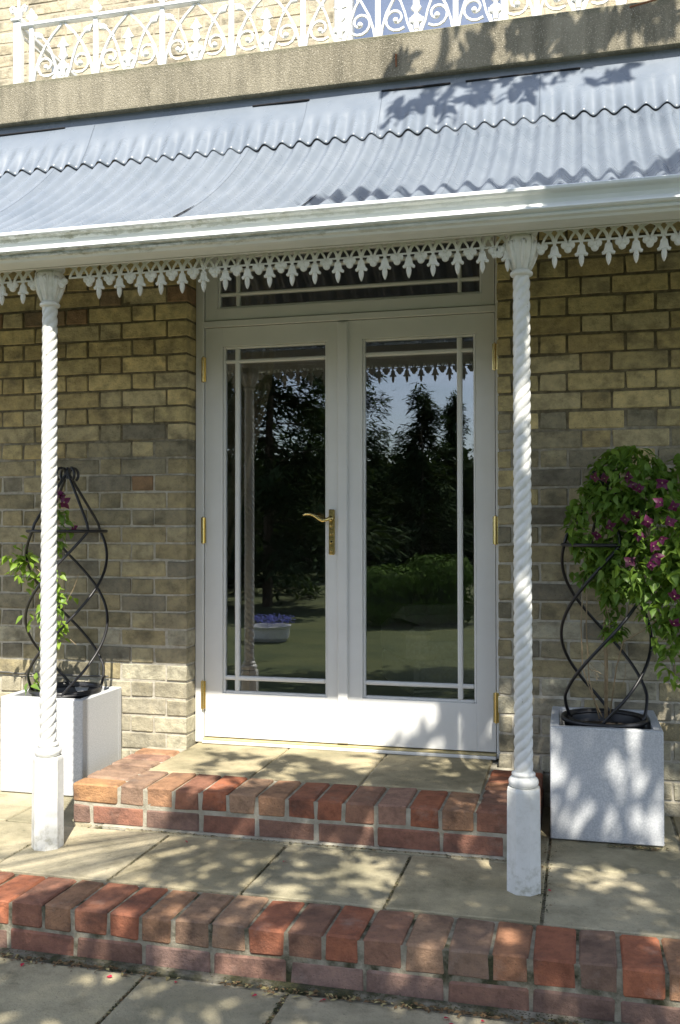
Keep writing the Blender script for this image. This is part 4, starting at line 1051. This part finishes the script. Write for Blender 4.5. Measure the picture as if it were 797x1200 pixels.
for _ in range(900):                                         # the heavy part over the right of the terrace, doors and planter
    qx = rs.uniform(.93, 2.5); qy = rs.uniform(-2.3, .22)
    if qx < .98 + .14*mnoise.noise(Vector((qy*3, 0, 0))) + (.10 if -1.5 < qy < -.9 else 0): continue
    if 1.80 < qx < 2.22 and -.16 < qy < .25: continue
    if mnoise.noise(Vector((qx*5.5, qy*5.5, 7))) > .04 or (-.1 < qy < .22 and rs.random() < .45): continue
    spray(qx, qy, .060, 12)
for _ in range(260):                                         # lighter cover over the lower step and the path at the left
    qx = rs.uniform(-1.2, 1.0); qy = rs.uniform(-2.35, -1.93) if rs.random() < .75 else rs.uniform(-1.95, -1.6)
    if mnoise.noise(Vector((qx*4.5, qy*5.5, 3))) < -.02 or (qy > -1.93 and qx < .1): continue
    spray(qx, qy, .05, 10)
for _ in range(26):
    spray(rs.uniform(.45, .95), rs.uniform(-1.5, -.25), .05, 8)
for _ in range(180):  # unseen sprays added to cut light bounced off the ground at the left
    spray(rs.uniform(-2.5, .3), rs.uniform(-4.6, -2.4), .16, 24, rs.uniform(4.4, 7.6), 1.2)
for _ in range(330):                                         # rest of the crown, unseen, thickened to cut sky light and bounce
    qx = rs.uniform(2.3, 5.0); qy = rs.uniform(-3.5, .5); spray(qx, qy, .19, 30, rs.uniform(4.4, 7.6), 1.2)
for _ in range(330):  # more unseen crown, added to darken the ground around the camera
    qx = rs.uniform(.2, 5.0); qy = rs.uniform(-5.0, -2.35); spray(qx, qy, .17, 30, rs.uniform(4.4, 7.6), 1.2)
put('trunk', local(MB().tube([(5.2, -7.2, -.36), (5.15, -7.15, .4), (5.0, -7.1, 1.6), (4.75, -6.9, 2.8)], [.30, .22, .19, .16], 12), tl), M_bark, tree, smooth=True)
limbs = MB()
fork = Vector((4.75, -6.9, 2.75))
mains = []
for e in ((3.9, -4.2, 4.3), (2.6, -4.6, 4.6), (2.2, -6.2, 4.5), (3.4, -7.6, 5.0), (5.2, -5.2, 4.8), (3.0, -3.2, 4.7), (2.0, -3.6, 4.4)):
    e = Vector(e); m_ = (fork+e)/2 + Vector((0, 0, .35)); pl = [fork, m_, e]
    limbs.tube(pl, [.10, .06, .022], 7); mains += [m_, e, (m_+e)/2, (fork+m_)/2]
put('limb', local(limbs, tl), M_bark, tree, smooth=True)
for c in centres[::2]:
    e = min(mains, key=lambda q_: (q_-c).length)
    mid = (e+c)/2 + Vector((0, 0, .08))
    if not in_frame(mid): twigs.tube([e, mid, c], [.009, .006, .003], 4)
put('twigs', local(twigs, tl), M_bark, tree); put('crown', local(crown, tl), M_broad, tree)
# ------------------------------------------------------------------ fallen petals and litter
PL_ = ['single crimson petal on the flag just below the left half of the door step', 'single crimson petal on the middle terrace flag above the lower step', 'crimson petal lying against the foot of the right twisted post']
def petal(p, s, mat, label='crimson petal in the loose scatter on the path along the foot of the lower step'):
    b = MB(); l = place(leaf_mesh(None, .020*s, .013*s, random.randrange(99)), rmat((0, 0, .004), random.uniform(0, 6), -.1, random.uniform(-.3, .3))); b.add(l.v, l.f)
    return tag(put('fallen_petal', b, mat, loc=p, smooth=True), label, 'petal', 'fallen petals')
M_red_petal = leafmat('fallen_petal', (.45, .02, .05), (.62, .05, .10), .2, .5, 90)
for x, y, z in ((.30, -.93, -.188), (.735, -1.06, -.188), (.09, -1.685, -.343), (.60, -1.69, -.343), (.86, -1.70, -.343), (1.40, -1.70, -.343), (1.42, -1.72, -.343), (1.50, -1.69, -.343), (1.66, -1.10, -.188), (1.06, -1.68, -.343), (.40, -1.70, -.343)):
    petal((x, y, z), random.uniform(.6, 1.1), M_red_petal, *([PL_.pop(0)] if z > -.2 else []))
rr = random.Random(5)
for mi, nm in enumerate(('leaf_litter', 'moss', 'dry_grass')):
    b = MB()
    def bit(x, y, z, s):
        a = rr.uniform(0, 6); e = rr.uniform(.25, .6); h = rr.uniform(.0, .6)*s
        b.add([(x-s*cos(a), y-s*sin(a), z+.001), (x+s*e*sin(a), y-s*e*cos(a), z+h), (x+s*cos(a), y+s*sin(a), z+.002), (x-s*e*sin(a), y+s*e*cos(a), z+h*.7)], [(0, 1, 2, 3), (0, 3, 2, 1)][:1])
    for _ in range((900, 1900, 320)[mi]):                       # foot of the lower step
        x = rr.uniform(-.9, 2.4); dens = mnoise.noise(Vector((x*2.3, mi*4.1, 0)))
        if dens < rr.uniform(-.5, .35): continue
        bit(x, -1.640-abs(rr.gauss(0, (.018, .008, .022)[mi])), -.341 + (rr.uniform(0, .02) if mi == 1 else 0), rr.uniform(.003, (.014, .006, .015)[mi]))
    for _ in range((150, 260, 40)[mi]):                         # foot of the upper step and planter
        q = rr.random()
        if q < .5: bit(rr.uniform(-.2, 1.6), -.842-abs(rr.gauss(0, .008)), -.187, rr.uniform(.003, .008))
        elif q < .8: bit(rr.gauss(1.98, .05), -.575-abs(rr.gauss(0, .015)), -.187, rr.uniform(.004, .011))
        else: bit(1.65+rr.gauss(0, .012), rr.uniform(-1.3, -.6), -.187, rr.uniform(.003, .009))
    for _ in range((60, 500, 30)[mi]):                          # in the joints between the flags
        jx = rr.choice((.205, .685, 1.163, 1.163, 1.65, -.26)); bit(jx+rr.gauss(0, .006), rr.uniform(-1.36, -.86), -.193, rr.uniform(.002, .006))
    for _ in range((150, 420, 60)[mi]):
        jx = rr.choice((.485, .935)); bit(jx+rr.gauss(0, .008), rr.uniform(-2.3, -1.66), -.348, rr.uniform(.003, .009))
    tag(put(nm, b, M_litter[mi]), kind='stuff')
